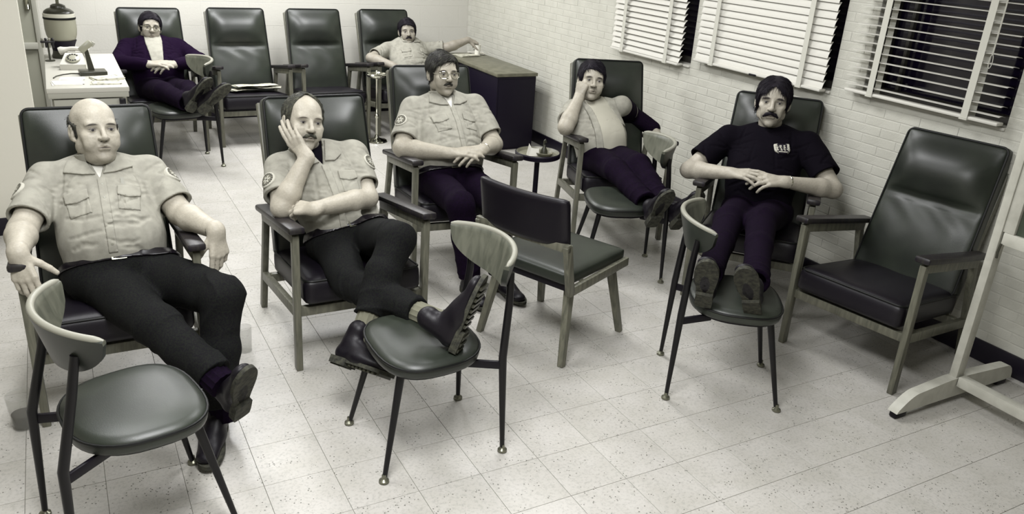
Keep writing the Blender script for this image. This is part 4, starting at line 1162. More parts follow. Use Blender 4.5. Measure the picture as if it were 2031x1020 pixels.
# ------------------------------------------------------------------ dressed figures
def pt_local(X, Y, Z, o, a): return (X - F32(o[0])) * F32(a[0]) + (Y - F32(o[1])) * F32(a[1]) + (Z - F32(o[2])) * F32(a[2])
class Person:
    def __init__(s, label, J, base, h=.0034, skin=(196, 188, 170), brow=(60, 54, 50), group=None, browh=.0048):
        s.browh = browh
        s.J = {k: V3(v) for k, v in J.items()}; s.h = h; s.base = V3(base[0], base[1], 0)
        s.root = thing('person', label, 'person', tuple(s.base), 0, group); s.skin = skin; s.brow = brow
        J = s.J
        s.lx = unit(J['sL'] - J['sR']); sz = unit(J['neck'] - J['pel']); sz = unit(sz - s.lx * (sz @ s.lx)); s.sz = sz; s.fy = np.cross(s.lx, sz)
        s.T = np.stack([s.lx, -s.fy, s.sz], 1)      # torso frame columns: left, back, up
    def part(s, name, me, parent=None, label=None):
        o = obj(name, me, parent if parent is not None else s.root, label=label)
        if parent is None: o.location = tuple(-s.base)
        return o
    def tp(s, o, u, w, v):           # torso point: u left, w forward, v up from o
        return V3(o) + s.lx * u + s.fy * w + s.sz * v
    # ---- skin
    def body(s, head, fwd, roll=0.0, hs=1.0, jaw=1.0, fat=0.0, hands=(), arm=(.050, .041, .027), neck_r=.054, lean=False):
        J = s.J; s.M = head_axes(fwd, roll); s.hc = V3(head); s.hs = hs
        L = head_prims(s.hc, s.M, hs, jaw, fat, lean)
        nb = s.hc + s.M @ (np.array((0, .022, -.055)) * hs)
        L.append(('a', cone(nb, J['neck'] - s.sz * .01, neck_r * hs, neck_r * 1.08 * hs), .016))
        if fat > .003: L.append(('a', ell(s.hc + s.M @ (np.array((0, -.028, -.098)) * hs), np.array((.050, .045, .028)) * hs, s.M), .02))
        ch = lerp(J['pel'], J['neck'], .7)
        L.append(('a', cone(lerp(J['pel'], J['neck'], .3), ch, .09, .10), .02))
        L.append(('a', cone(J['sR'], J['sL'], .042), .02))
        for a in 'RL': L += arm_prims(J['s' + a], J['e' + a], J['w' + a], *arm)
        for hd in hands: L += hand_prims(**hd)
        lo = np.min([p.lo for _, p, _ in L], 0) - .03; hi = np.max([p.hi for _, p, _ in L], 0) + .03
        F = Field(lo, hi, s.h); run_prims(F, L)
        hc, M = s.hc, s.M
        def hl(co):
            q = (co - hc) @ M / hs; far = np.linalg.norm(q, axis=1) > .16; q[far] = 9; return q
        o = s.part('body', F.mesh('body', M_BODY, {'hl': ('VEC', hl)}))
        o['skin_rgb'] = list(lin(s.skin)[:3]); o['brow_rgb'] = list(lin(s.brow)[:3]); o['brow_h'] = s.browh
        s.F = F; return o
    def headfield(s, h=None, grow=0.0):
        h = h or max(.003, s.h * .9); L = head_prims(s.hc, s.M, s.hs)[:6]
        F = Field(s.hc - .17, s.hc + .17, h); run_prims(F, L); return F
    def hair(s, material, zb, front=None, thick=.010, seed=1, amp=.004, freq=60, ztop=None, name='hair', clear_ears=True, strands=1100, part=.02, slen=.034, sweep=0.0):
        """zb: list of (y, z) lower edge of the hair in head coordinates; front(ax,x) raises it at the forehead"""
        F = s.headfield(); X, Y, Z = F.XYZ(); sc = 1 / s.hs
        x = pt_local(X, Y, Z, s.hc, s.M[:, 0]) * F32(sc); y = pt_local(X, Y, Z, s.hc, s.M[:, 1]) * F32(sc); z = pt_local(X, Y, Z, s.hc, s.M[:, 2]) * F32(sc)
        ys, zs = zip(*zb); low = np.interp(y, ys, zs).astype(F32)
        if front: low = low + front(x, y, z).astype(F32)
        st = wav(x * F32(1.0), y * F32(.5), z * F32(.5), freq, seed) * F32(amp) + wav(x, y * F32(.4), z * F32(.4), freq * 2.2, seed + 5) * F32(amp * .5)
        g = np.maximum(F.g - F32(thick) - st, (low - z) * F32(.8) + st)
        if ztop is not None: g = np.maximum(g, (z - ztop(x, y)).astype(F32))
        g = np.maximum(g, -(F.g + F32(.012)))
        F.g = g.astype(F32)
        if clear_ears:
            for q in (-1, 1): F.sub(ell(s.hc + s.M @ (np.array((q * .088, .010, -.006)) * s.hs), np.array((.022, .021, .030)) * s.hs, s.M), .004)
        o = s.part(name, F.mesh(name, material))
        if strands: s.strands(o, material, strands, seed, part, slen, sweep)
        return o
    def strands(s, hair, material, n, seed, part, slen, sweep):
        me = hair.data; N = len(me.vertices); co = np.empty(N * 3, F32); me.vertices.foreach_get('co', co); co = co.reshape(-1, 3).astype(float)
        no = np.empty(N * 3, F32); me.vertex_normals.foreach_get('vector', no); no = no.reshape(-1, 3).astype(float)
        loc = (co - s.hc) @ s.M / s.hs; ln = no @ s.M
        ok = np.where((loc * ln / np.array((.075, .10, .085)) ** 1).sum(1) > 0.25)[0]
        rs = np.random.RandomState(seed + 100); pick = rs.choice(ok, min(n, len(ok)), replace=False)
        vs = []; fs = []
        for i in pick:
            p = loc[i]; nn = ln[i]; sg = 1.0 if p[0] > part else -1.0
            side = np.clip((abs(p[0]) - .035) / .03, 0, 1); fr = np.clip((-.05 - p[1]) / .03, 0, 1); bk = np.clip((p[1] - .03) / .04, 0, 1)
            d = np.array((sg * (1 - side) * (.9 - .5 * bk), -.25 * (1 - bk) * (1 - side) + .35 * side, -.30 - .7 * side - .6 * bk))
            d = d * (1 - fr) + np.array((sweep + sg * .25 * (sweep == 0), -.25, -.55)) * fr
            d = d + rs.normal(size=3) * .16; d -= nn * (d @ nn); d /= np.linalg.norm(d) + 1e-9
            L = slen * (.6 + .8 * rs.rand()); b = np.cross(nn, d); r0 = .0016 + .0012 * rs.rand(); lift = .0015 + .004 * rs.rand()
            base = len(vs)
            for k in range(4):
                t = k / 3; q = p + d * L * t - nn * ((L * t) ** 2 / .19 - lift * math.sin(1.9 * t) * 1.0 + .001) ; r = r0 * (1 - .85 * t)
                for aa in (0, 2.094, 4.189): vs.append(tuple(s.hc + s.M @ ((q + (b * math.cos(aa) + nn * math.sin(aa) * .6) * r) * s.hs)))
            for k in range(3):
                for a in range(3): fs.append((base + k * 3 + a, base + k * 3 + (a + 1) % 3, base + (k + 1) * 3 + (a + 1) % 3, base + (k + 1) * 3 + a))
        obj('strands', new_mesh('strands', vs, fs, material, True, 180), hair, kind='stuff')
    def moustache(s, material, drop=.006, w=.030, r=.0075):
        W = lambda *p: s.hc + s.M @ (np.array(p) * s.hs); L = []
        for q in (-1, 1):
            L.append(('a', cone(W(0, -.104, -.046), W(q * w * .6, -.098, -.0485 - drop * .3), r, r * .95, (s.M[:, 1], .7)), .003))
            L.append(('a', cone(W(q * w * .6, -.098, -.0485 - drop * .3), W(q * w, -.087, -.052 - drop), r * .95, r * .5), .004))
        F = Field(s.hc + s.M @ np.array((0, -.1, -.05)) - .06, s.hc + s.M @ np.array((0, -.1, -.05)) + .06, .0022); run_prims(F, L)
        F.disp(lambda X, Y, Z: wav(X, Y, Z, 420, 3) * F32(.0009))
        return s.part('moustache', F.mesh('moustache', material))
    def glasses(s, thick=.0018):
        W = lambda *p: tuple(s.hc + s.M @ (np.array(p) * s.hs)); m = MB(); ln = MB()
        for q in (-1, 1):
            pts = []
            for k in range(20):
                a = 2 * math.pi * k / 20; c, sn = math.cos(a), math.sin(a); e = .72
                pts.append((q * .034 + .025 * math.copysign(abs(c) ** e, c), -.108 + .006 * (abs(q * .034 + .025 * c) / .05) ** 2, .000 + .019 * math.copysign(abs(sn) ** e, sn)))
            m.tube([W(*p) for p in pts], thick, 6, closed=True)
            n = len(ln.v); ln.v += [W(*p) for p in pts]; ln.f.append(tuple(range(n, n + 20)))
            m.tube([W(q * .058, -.100, .006), W(q * .075, -.06, .008), W(q * .079, .0, .008), W(q * .078, .02, -.004)], thick, 6)
        m.tube([W(-.010, -.107, .006), W(0, -.110, .009), W(.010, -.107, .006)], thick, 6)
        g = s.part('glasses', m.mesh('glasses', M_CHROME)); obj('lens', ln.mesh('lens', M_LENS), g)
        return g
    # ---- clothes
    def torso(s, grow=0.0, w=.180, d=.118, belly=.02, bw=None):
        J = s.J; P, N = J['pel'], J['neck']; bw = bw or w * .95
        C = lerp(P, N, .64); B = lerp(P, N, .22)
        L = [ell(C + s.fy * .01, (w + grow, d + grow, .185 + grow), s.T), ell(lerp(P, N, .42) + s.fy * (.012 + belly * .35), (w * .97 + grow, d + belly * .5 + grow, .15 + grow), s.T),
             ell(B + s.fy * (.015 + belly * .5), (bw + grow, d + belly * .5 + grow, .13 + grow), s.T), ell(P + s.sz * .0, (bw * .98 + grow, d + grow, .09 + grow), s.T)]
        L = [('a', p, .05) for p in L]
        L.append(('a', cone(J['sR'] - s.sz * .012, J['sL'] - s.sz * .012, .056 + grow), .04))
        for a in 'RL': L.append(('a', cone(J['s' + a] - s.sz * .005, N + s.sz * .0, .048 + grow, .052 + grow), .03))
        return L
    def shirt(s, material, w=.18, d=.118, belly=.02, bw=None, sleeve=.72, sr=(.066, .064), vneck=.085, open_col=True, seed=1, fold=.0035, h=None, name='shirt', sleeves='RL', longs=None, under=None, hem=-.01, cut_front=None, crew=False):
        J = s.J; h = h or s.h * 1.15; N = J['neck']; s.sw = dict(w=w, d=d, belly=belly, bw=bw)
        L = s.torso(0, w, d, belly, bw)
        ext = []
        for a in sleeves:
            S, E, W = J['s' + a], J['e' + a], J['w' + a]
            if longs and a in longs:
                L.append(('a', cone(S, E, sr[0], .062), .03)); L.append(('a', cone(E, lerp(E, W, .93), .062, .042), .02))
            else:
                e = lerp(S, E, sleeve); ax = unit(E - S)
                L.append(('a', cut(cone(S, e + ax * .06, sr[0], sr[1] * 1.04), e, ax), .022))
                ext.append((e, ax))
        lo = np.min([p.lo for _, p, _ in L], 0) - .03; hi = np.max([p.hi for _, p, _ in L], 0) + .03
        F = Field(lo, hi, h); run_prims(F, L)
        # soft slack plus drawn creases: across the belly, out of the armpits, down the chest
        P = J['pel']
        F.disp(lambda X, Y, Z: -F32(fold * .9) * wav(X, Y, Z, 24, seed + 9) - F32(fold * .35) * wav(X, Y, Z, 60, seed + 2))
        rs = np.random.RandomState(seed); H = np.linalg.norm(N - P)
        def crease(u0, v0, u1, v1, dep=1.0, bow=0.0):
            pts = []
            for i in range(6):
                t = i / 5; uu = u0 + (u1 - u0) * t; vv = v0 + (v1 - v0) * t + bow * math.sin(math.pi * t) + .004 * rs.randn()
                q = F.surf(s.tp(N, uu, .40, vv), -s.fy, .7); pts.append(q + s.fy * .0035)
            for i in range(5):
                r0 = .0062 * dep * (.45 + .55 * math.sin(math.pi * (i + .5) / 5.0))
                if np.linalg.norm(pts[i + 1] - pts[i]) < .09: F.sub(cone(pts[i], pts[i + 1], r0), .009)
        for i in range(10):
            v0 = -H + .03 + .17 * (i + rs.rand() * .6) / 10; sd = rs.choice((-1, 1)); L0 = .06 + .08 * rs.rand(); c0 = sd * (.03 + .07 * rs.rand())
            crease(c0 - L0 / 2, v0, c0 + L0 / 2, v0 + .03 * rs.randn() * .6, .8 + .5 * rs.rand(), .008 * rs.randn())
        for sd in (-1, 1):
            for i in range(4):
                a0 = -.35 - .4 * i; L0 = .07 + .04 * rs.rand()
                crease(sd * (w * .86), -.115 - .018 * i, sd * (w * .86 - L0), -.115 - .018 * i + L0 * (.55 - .38 * i), .9, 0)
            crease(sd * .05, -.13 + .02 * rs.randn(), sd * (.06 + .02 * rs.rand()), -.27, .7, 0)
            crease(sd * .115, -.03, sd * .135, -.14, .9, 0)
        for a in sleeves:
            S_, E_ = J['s' + a], J['e' + a]; ax = unit(E_ - S_); sd = -1 if a == 'R' else 1; top = unit(np.cross(ax, np.cross(s.fy + .3 * s.sz, ax)))
            for i in range(5):
                t = .12 + .13 * i; ang = rs.uniform(-.9, .9); nrm = unit(top * math.cos(ang) + np.cross(ax, top) * math.sin(ang)); tg = unit(np.cross(ax, nrm) + ax * rs.uniform(-.9, .9))
                c0 = lerp(S_, E_, t); q = [F.surf(c0 + tg * z0 + nrm * .2, -nrm, .3) + nrm * .003 for z0 in (-.04, -.015, .012, .038)]
                for k in range(3):
                    if np.linalg.norm(q[k + 1] - q[k]) < .07: F.sub(cone(q[k], q[k + 1], .0052), .008)
        for e, ax in ext: F.sub(cone(e - ax * .035, e + ax * .12, sr[1] - .012), .004)
        nb = s.hc + s.M @ (np.array((0, .022, -.055)) * s.hs)
        F.sub(cone(N - s.sz * .02 + s.fy * .012, lerp(N, nb, 1.6) + s.fy * .012, .061, .066), .008)
        F.clipplane(P + s.sz * hem, -s.sz)
        u = lambda X, Y, Z: pt_local(X, Y, Z, N, s.lx); v = lambda X, Y, Z: pt_local(X, Y, Z, N, s.sz); wf = lambda X, Y, Z: pt_local(X, Y, Z, N, s.fy)
        s.uvw = (u, v, wf)
        if vneck:
            pr = Prim(lambda X, Y, Z: np.maximum(convex(u(X, Y, Z), v(X, Y, Z), [(0, -vneck), (.045, .03), (-.045, .03)]), -wf(X, Y, Z)), N - .2, N + .2)
            F.sub(pr, 0)
        if cut_front: cut_front(s, F)
        o = s.part(name, F.mesh(name, material)); s.S = F; s.shirt_o = o
        if under:
            Lu = s.torso(-.007, w, d, belly, bw); U = Field(N - .2, N + .2, h); run_prims(U, Lu)
            if crew: U.add(cone(N - s.sz * .03, lerp(N, nb, .35), .066, .060), .02)
            U.sub(cone(N + s.fy * .012, lerp(N, nb, 1.6) + s.fy * .012, .055, .058), .006)
            X, Y, Z = U.XYZ(); U.g = np.maximum(U.g, np.sqrt((X - F32(N[0])) ** 2 + (Y - F32(N[1])) ** 2 + (Z - F32(N[2])) ** 2) - F32(.16)).astype(F32)
            s.part('undershirt', U.mesh('undershirt', under))
        return o
    def collar(s, material, leaf=None, spread=0.0):
        N = s.J['neck']; u, v, wf = s.uvw; nb = s.hc + s.M @ (np.array((0, .022, -.055)) * s.hs)
        leaf = leaf or [(.010, -.078), (.086, -.060), (.088, -.008), (.052, .022)]
        F = s.S.patch(lambda X, Y, Z: np.maximum(convex(np.abs(u(X, Y, Z)), v(X, Y, Z), leaf), -wf(X, Y, Z) - F32(.02)), N, .16, off=.003, th=.0055)
        c = cone(N - s.sz * .03 + s.fy * .010, lerp(N, nb, 1.3) + s.fy * .006, .069, .070)
        G = Field(N - .13, N + .13, s.S.h); X, Y, Z = G.XYZ()
        U, Vv, Wf = u(X, Y, Z), v(X, Y, Z), wf(X, Y, Z)
        band = np.maximum(np.abs(c.f(X, Y, Z)) - F32(.0048), np.abs(Vv - F32(.012) + Wf * F32(.35)) - F32(.026))
        band = np.maximum(band, np.minimum(Wf, F32(.035) - np.abs(U)))
        G.g = band.astype(F32)
        o = obj('collar', F.mesh('collar', material), s.shirt_o); obj('collar_stand', G.mesh('collar_stand', material), o)
        return o
    def pocket(s, material, cu, cv, w=.062, hh=.030, tilt=0.0, flap=True):
        """breast pocket with flap centred at torso coordinates (cu, cv) from the neck"""
        N = s.J['neck']; u, v, wf = s.uvw; c, sn = math.cos(tilt), math.sin(tilt)
        def loc(X, Y, Z):
            a = u(X, Y, Z) - F32(cu); b = v(X, Y, Z) - F32(cv); return a * F32(c) + b * F32(sn), -a * F32(sn) + b * F32(c)
        ctr = s.S.surf(s.tp(N, cu, .30, cv), -s.fy)
        def bag(X, Y, Z): a, b = loc(X, Y, Z); return np.maximum(convex(a, b, [(-w * .5, -.095), (w * .5, -.095), (w * .5, 0), (-w * .5, 0)]), -wf(X, Y, Z))
        def fl(X, Y, Z): a, b = loc(X, Y, Z); return np.maximum(convex(a, b, [(0, -hh - .010), (w * .54, -hh), (w * .54, .006), (-w * .54, .006), (-w * .54, -hh)]), -wf(X, Y, Z))
        o = obj('pocket', s.S.patch(bag, ctr, .12, 0, .0036).mesh('pocket', material), s.shirt_o)
        obj('pocket_flap', s.S.patch(fl, ctr, .10, .002, .0058).mesh('pocket_flap', material), o)
        b = s.S.surf(s.tp(N, cu, .30, cv - hh), -s.fy); s.button(b + s.fy * .006, o)
    def button(s, p, parent, r=.0055, material=None):
        n = s.S.normal(p); x = unit(np.cross(n, s.lx + .1)); y = np.cross(n, x); q = MB().lathe([(r, -.001), (r, .0018), (r * .7, .0026), (.0005, .0020)], 12, cap=False)
        T = Matrix(((x[0], y[0], n[0], p[0]), (x[1], y[1], n[1], p[1]), (x[2], y[2], n[2], p[2]), (0, 0, 0, 1)))
        obj('button', MB().add(q.v, q.f, T).mesh('button', material or M_TRIM), parent)
    def placket(s, material, v0=-.09, v1=-.42, buttons=5):
        N = s.J['neck']; u, v, wf = s.uvw
        L = abs(v1 - v0); c = s.tp(N, 0, .1, (v0 + v1) / 2)
        F = s.S.patch(lambda X, Y, Z: np.maximum(np.maximum(np.abs(u(X, Y, Z) - F32(.004)) - F32(.015), np.abs(v(X, Y, Z) - F32((v0 + v1) / 2)) - F32(L / 2)), -wf(X, Y, Z)), c, .05 + L / 2, .001, .0046)
        o = obj('placket', F.mesh('placket', material), s.shirt_o)
        for i in range(buttons):
            p = s.S.surf(s.tp(N, .004, .35, v0 - .03 + (v1 - v0) * i / buttons), -s.fy); s.button(p + s.fy * .004, o)
    def emblem(s, p0, d, r=.034, style='round', name='shoulder_patch', tilt=0):
        """embroidered badge hugging the cloth: coloured by its own pattern"""
        c = s.S.surf(p0, d); n = s.S.normal(c); up = unit(np.array((0, 0, 1.)) - n * n[2]); x = np.cross(up, n)
        ca, sa = math.cos(tilt), math.sin(tilt); x, up = x * ca + up * sa, up * ca - x * sa
        a = lambda X, Y, Z: pt_local(X, Y, Z, c, x); b = lambda X, Y, Z: pt_local(X, Y, Z, c, up)
        if style == 'round': reg = lambda X, Y, Z: np.maximum(np.sqrt(a(X, Y, Z) ** 2 + b(X, Y, Z) ** 2) - F32(r), -pt_local(X, Y, Z, c, n) - F32(.03))
        else: reg = lambda X, Y, Z: np.maximum(np.maximum(np.maximum(np.abs(a(X, Y, Z)) - F32(r), b(X, Y, Z) - F32(r * .75)), np.sqrt(a(X, Y, Z) ** 2 + (b(X, Y, Z) - F32(r * .35)) ** 2) - F32(r * 1.18)), -pt_local(X, Y, Z, c, n) - F32(.03))
        F = s.S.patch(reg, c, r + .02, .0016, .0052)
        def emb(co):
            q = co - c; return np.stack([q @ x / r, q @ up / r, q @ n], 1)
        return obj(name, F.mesh(name, M_BADGE if style == 'round' else M_CREST, {'em': ('VEC', emb)}), s.shirt_o)
    def trousers(s, material, r=(.088, .066, .060, .050), waist=(.175, .125), cuffs=(1, 1), seed=4, h=None, fold=.005, belt=True, wz=.03, short=0.0):
        J = s.J; P = J['pel']; h = h or s.h * 1.3
        L = [('a', ell(P - s.sz * .005, (waist[0], waist[1], .095), s.T), .03), ('a', cone(J['hR'], J['hL'], .095), .04)]
        for i, a in enumerate('RL'):
            H, K, A = J['h' + a], J['k' + a], J['a' + a]; A = lerp(K, A, 1 - short); ax = unit(A - K)
            L.append(('a', cone(H, K, r[0], r[1]), .035)); L.append(('a', cone(K, lerp(K, A, .45), r[1], r[2]), .02))
            L.append(('a', cut(cone(lerp(K, A, .45), A + ax * .05, r[2], r[3] * 1.04), A, ax), .02))
        lo = np.min([p.lo for _, p, _ in L], 0) - .03; hi = np.max([p.hi for _, p, _ in L], 0) + .03
        F = Field(lo, hi, h)
        run_prims(F, L)
        for a in 'RL':
            K, H, A = J['k' + a], J['h' + a], lerp(J['k' + a], J['a' + a], 1 - short); th = unit(K - H); sh = unit(A - K)
            F.disp(lambda X, Y, Z: -F32(fold) * (folds(X, Y, Z, th + .5 * s.lx, 30, seed) * (ball(X, Y, Z, H, .22) + ball(X, Y, Z, K, .17)) * F32(1.2) + F32(.5) * wav(X, Y, Z, 22, seed + 7)))
            F.disp(lambda X, Y, Z: -F32(fold * .8) * folds(X, Y, Z, sh + .3 * s.lx, 46, seed + 2) * ball(X, Y, Z, A, .20) * F32(1.4))
            F.sub(cone(A - sh * .03, A + sh * .1, r[3] - .012), .004)
        top = P + s.sz * wz
        F.clipplane(top, s.sz)
        o = s.part('trousers', F.mesh('trousers', material)); s.Tr = F
        if belt:
            vb = lambda X, Y, Z: pt_local(X, Y, Z, top, s.sz)
            B = F.patch(lambda X, Y, Z: np.abs(vb(X, Y, Z) + F32(.016)) - F32(.017), P, .26, .002, .0065)
            bo = obj('belt', B.mesh('belt', M_BELT), o)
            bp = F.surf(top - s.sz * .016 + s.fy * .3, -s.fy); 
            x, y, n = s.lx, s.sz, s.fy
            T = Matrix(((x[0], y[0], n[0], bp[0] + n[0] * .008), (x[1], y[1], n[1], bp[1] + n[1] * .008), (x[2], y[2], n[2], bp[2] + n[2] * .008), (0, 0, 0, 1)))
            m = MB()
            for c, sz_ in (((-.022, 0, 0), (.005, .038, .005)), ((.022, 0, 0), (.005, .038, .005)), ((0, .017, 0), (.046, .005, .005)), ((0, -.017, 0), (.046, .005, .005))): m.box(c, sz_, T)
            obj('buckle', m.mesh('buckle', M_GLIDE), bo)
        return o
    def watch(s, a, t=.06, r=.030, name='wrist_watch'):
        W, E = s.J['w' + a], s.J['e' + a]; ax = unit(E - W); c = W + ax * t * .25
        x = unit(np.cross(ax, (0, 0, 1))); y = np.cross(ax, x)
        pts = [tuple(c + (x * math.cos(k * .3142) + y * math.sin(k * .3142)) * r) for k in range(20)]
        m = MB().tube(pts, .0045, 8, closed=True)
        o = s.part(name, m.mesh(name, M_CHROME))
        return o
def sock(person, a, r=.043, L=.10, material=None):
    A, K = person.J['a' + a], person.J['k' + a]; ax = unit(A - K)
    m = MB(); n = 28; pts = [tuple(A + ax * (-.09 + (L + .06) * i / 8)) for i in range(9)]
    m.tube(pts, [r] * 9, n)
    # ribs: push every other side of the tube outwards
    for i in range(len(m.v)):
        c = V3(pts[min(i // n, 8)]); v = V3(m.v[i]); m.v[i] = tuple(c + (v - c) * (1.0 if i % 2 else .93))
    return person.part('sock', m.mesh('sock', material or M_SOCK))

def badge_extra(kind):
    def f(nt, b, tc):
        N = nt.nodes.new; Lk = nt.links.new
        def m(op, a, c=None, clamp=False):
            n = N('ShaderNodeMath'); n.operation = op; n.use_clamp = clamp
            for i, v in enumerate((a, c)):
                if v is None: continue
                if isinstance(v, (int, float)): n.inputs[i].default_value = v
                else: Lk(v, n.inputs[i])
            return n.outputs[0]
        at = N('ShaderNodeAttribute'); at.attribute_name = 'em'; sp = N('ShaderNodeSeparateXYZ'); Lk(at.outputs['Vector'], sp.inputs[0]); x, y, z = sp.outputs
        def mix(fac, A, B):
            mx = N('ShaderNodeMix'); mx.data_type = 'RGBA'; Lk(fac, mx.inputs[0])
            for i, v in ((6, A), (7, B)):
                if isinstance(v, tuple): mx.inputs[i].default_value = v
                else: Lk(v, mx.inputs[i])
            return mx.outputs[2]
        rad = m('SQRT', m('ADD', m('MULTIPLY', x, x), m('MULTIPLY', y, y)))
        light, dark, midc = lin((182, 180, 168)), lin((52, 50, 48)), lin((112, 110, 98))
        if kind == 'round':
            ang = m('ARCTAN2', y, x)
            star = m('ADD', .36, m('MULTIPLY', m('COSINE', m('MULTIPLY', m('ADD', ang, -1.5708), 6.0)), .20))
            c = mix(m('GREATER_THAN', rad, .84), midc, light)                              # pale border
            ringm = m('MULTIPLY', m('GREATER_THAN', rad, .60), m('LESS_THAN', rad, .84))
            let = m('GREATER_THAN', m('SINE', m('MULTIPLY', ang, 17.0)), .1)
            c = mix(m('MULTIPLY', ringm, let), c, dark)                                    # lettering ring reads as dark ticks at this size
            c = mix(m('LESS_THAN', rad, star), c, light)                                   # six-armed star
            c = mix(m('LESS_THAN', rad, .12), c, dark)
        else:
            edge = m('GREATER_THAN', m('MAXIMUM', m('ABSOLUTE', x), m('MULTIPLY', m('SUBTRACT', rad, .04), 1.02)), .86)
            c = mix(edge, lin((24, 18, 30)), light)
            w = N('ShaderNodeTexNoise'); w.inputs['Scale'].default_value = 5.0; w.inputs['Detail'].default_value = 2
            Lk(at.outputs['Vector'], w.inputs['Vector'])
            mono = m('MULTIPLY', m('GREATER_THAN', m('SINE', m('ADD', m('MULTIPLY', x, 13.0), m('MULTIPLY', w.outputs['Fac'], 9.0))), .1), m('LESS_THAN', m('ABSOLUTE', m('SUBTRACT', y, .08)), .42))
            c = mix(mono, c, light)
            low = m('MULTIPLY', m('LESS_THAN', m('ABSOLUTE', m('ADD', y, .52)), .07), m('LESS_THAN', m('ABSOLUTE', x), .6))
            c = mix(low, c, light)
        Lk(c, b.inputs['Base Color'])
    return f
M_BADGE = mat('embroidered_badge', (200, 198, 184), .8, .2, extra=badge_extra('round'))
M_CREST = mat('printed_crest', (200, 198, 184), .8, .2, extra=badge_extra('crest'))
# ================================================================== the seven men
G_MEN = 'men watching from lounge chairs'
UP = (0, 0, 1)
def setloc(o, p): o.location = tuple(-p.base); return o
# ---- man at far left, bald, khaki shirt
p = Person('balding man in a khaki uniform shirt slouched at far left, arms over the armrests',
    dict(pel=(.10, 3.13, .485), neck=(.075, 3.37, .825), sR=(-.100, 3.335, .785), sL=(.250, 3.335, .790),
         eR=(-.190, 3.12, .672), eL=(.335, 3.17, .660), wR=(-.200, 2.895, .672), wL=(.425, 2.93, .662),
         hR=(.02, 3.12, .455), hL=(.19, 3.12, .455), kR=(.175, 2.72, .425), kL=(.395, 2.73, .490), aR=(.315, 2.47, .325), aL=(.345, 2.61, .115)),
    (.1, 3.1), .0034, (170, 164, 150), (64, 60, 56), G_MEN)
p.body((.082, 3.325, .962), (.24, -.93, .20), R(-4), 1.0, 1.05, .004,
    hands=(dict(w=p.J['wR'], d=(.10, -.42, -.90), n=(-.35, -.80, .35), side=1, curl=(.22, .25, .30, .36), thumb=(.55, .25), s=1.02),
           dict(w=p.J['wL'], d=(.02, -.30, -.95), n=(.45, -.85, .25), side=-1, curl=(.18, .30, .42, .48), thumb=(.42, .15), s=1.02)),
    arm=(.054, .047, .031), neck_r=.060)
p.hair(M_HAIRM, [(-.12, .2), (-.03, .2), (-.025, .03), (-.015, -.02), (.03, -.03), (.06, -.065), (.13, -.07)], thick=.006, amp=.0015, seed=3,
       ztop=lambda x, y: .030 + .40 * y, slen=.016, strands=500)
p.shirt(M_SHIRT, w=.180, d=.118, belly=.055, bw=.180, sleeve=.80, sr=(.064, .072), vneck=.105, seed=2, fold=.0050, under=M_TSHIRTW, hem=.0)
p.collar(M_SHIRT, leaf=[(.012, -.088), (.055, -.082), (.118, -.058), (.100, -.010), (.055, .024)])
p.pocket(M_SHIRT, -.088, -.155, .074, .034, tilt=.10); p.pocket(M_SHIRT, .090, -.155, .074, .034, tilt=-.12)
p.placket(M_SHIRT, -.105, -.40, 5)
p.emblem(lerp(p.J['sR'], p.J['eR'], .30) + V3(-.25, -.12, .1), (.25, .12, -.1), .036, tilt=.2)
p.emblem(lerp(p.J['sL'], p.J['eL'], .30) + V3(.25, -.05, .15), (-.25, .05, -.15), .036, tilt=-.2)
p.trousers(M_TROUS, r=(.098, .076, .066, .058), waist=(.186, .150), seed=6, wz=.030, fold=.009)
p.watch('L')
q = p.S.surf(p.tp(p.J['neck'], .072, .35, -.128), -p.fy); tg = MB().box((0, 0, 0), (.012, .004, .030), Matrix(((p.lx[0], -p.fy[0], p.sz[0], q[0] + p.fy[0] * .005), (p.lx[1], -p.fy[1], p.sz[1], q[1] + p.fy[1] * .005), (p.lx[2], -p.fy[2], p.sz[2], q[2] + p.fy[2] * .005), (0, 0, 0, 1))))
obj('pen_clip', tg.mesh('pen_clip', M_TRIM, False), p.shirt_o)
sock(p, 'R', .050, .08, M_TROUSP); sock(p, 'L', .050, .08, M_TROUSP)
setloc(shoe(p.root, (.385, 2.40, .195), (.05, -.50, .85), (-.40, .62, .55)), p)
setloc(shoe(p.root, (.345, 2.66, .004), (-.30, -.95, 0), UP), p)

# ---- man with his cheek on his hand
p = Person('moustached man in khaki uniform shirt leaning his cheek on one hand, legs crossed',
    dict(pel=(1.00, 3.20, .49), neck=(.905, 3.405, .800), sR=(.765, 3.36, .755), sL=(1.095, 3.385, .785),
         eR=(.725, 3.18, .640), eL=(1.090, 3.185, .645), wR=(.842, 3.215, .835), wL=(.825, 3.045, .668),
         hR=(.93, 3.19, .455), hL=(1.09, 3.19, .46), kR=(.905, 2.86, .405), kL=(1.055, 2.75, .615), aR=(1.045, 2.37, .455), aL=(.865, 2.575, .345)),
    (1.0, 3.15), .0034, (172, 166, 152), (92, 86, 78), G_MEN)
p.body((.872, 3.365, .944), (.08, -.98, .15), R(-9), 1.0, .98, .0,
    hands=(dict(w=p.J['wR'], d=(-.40, .52, .66), n=(-.62, -.70, -.10), side=1, curl=(.12, .14, .18, .25), thumb=(.35, .2), s=1.0, splay=.015),
           dict(w=p.J['wL'], d=(-.62, .76, -.14), n=(-.3, -.30, .88), side=-1, curl=.5, thumb=(.3, .4))),
    arm=(.052, .045, .029), neck_r=.054)
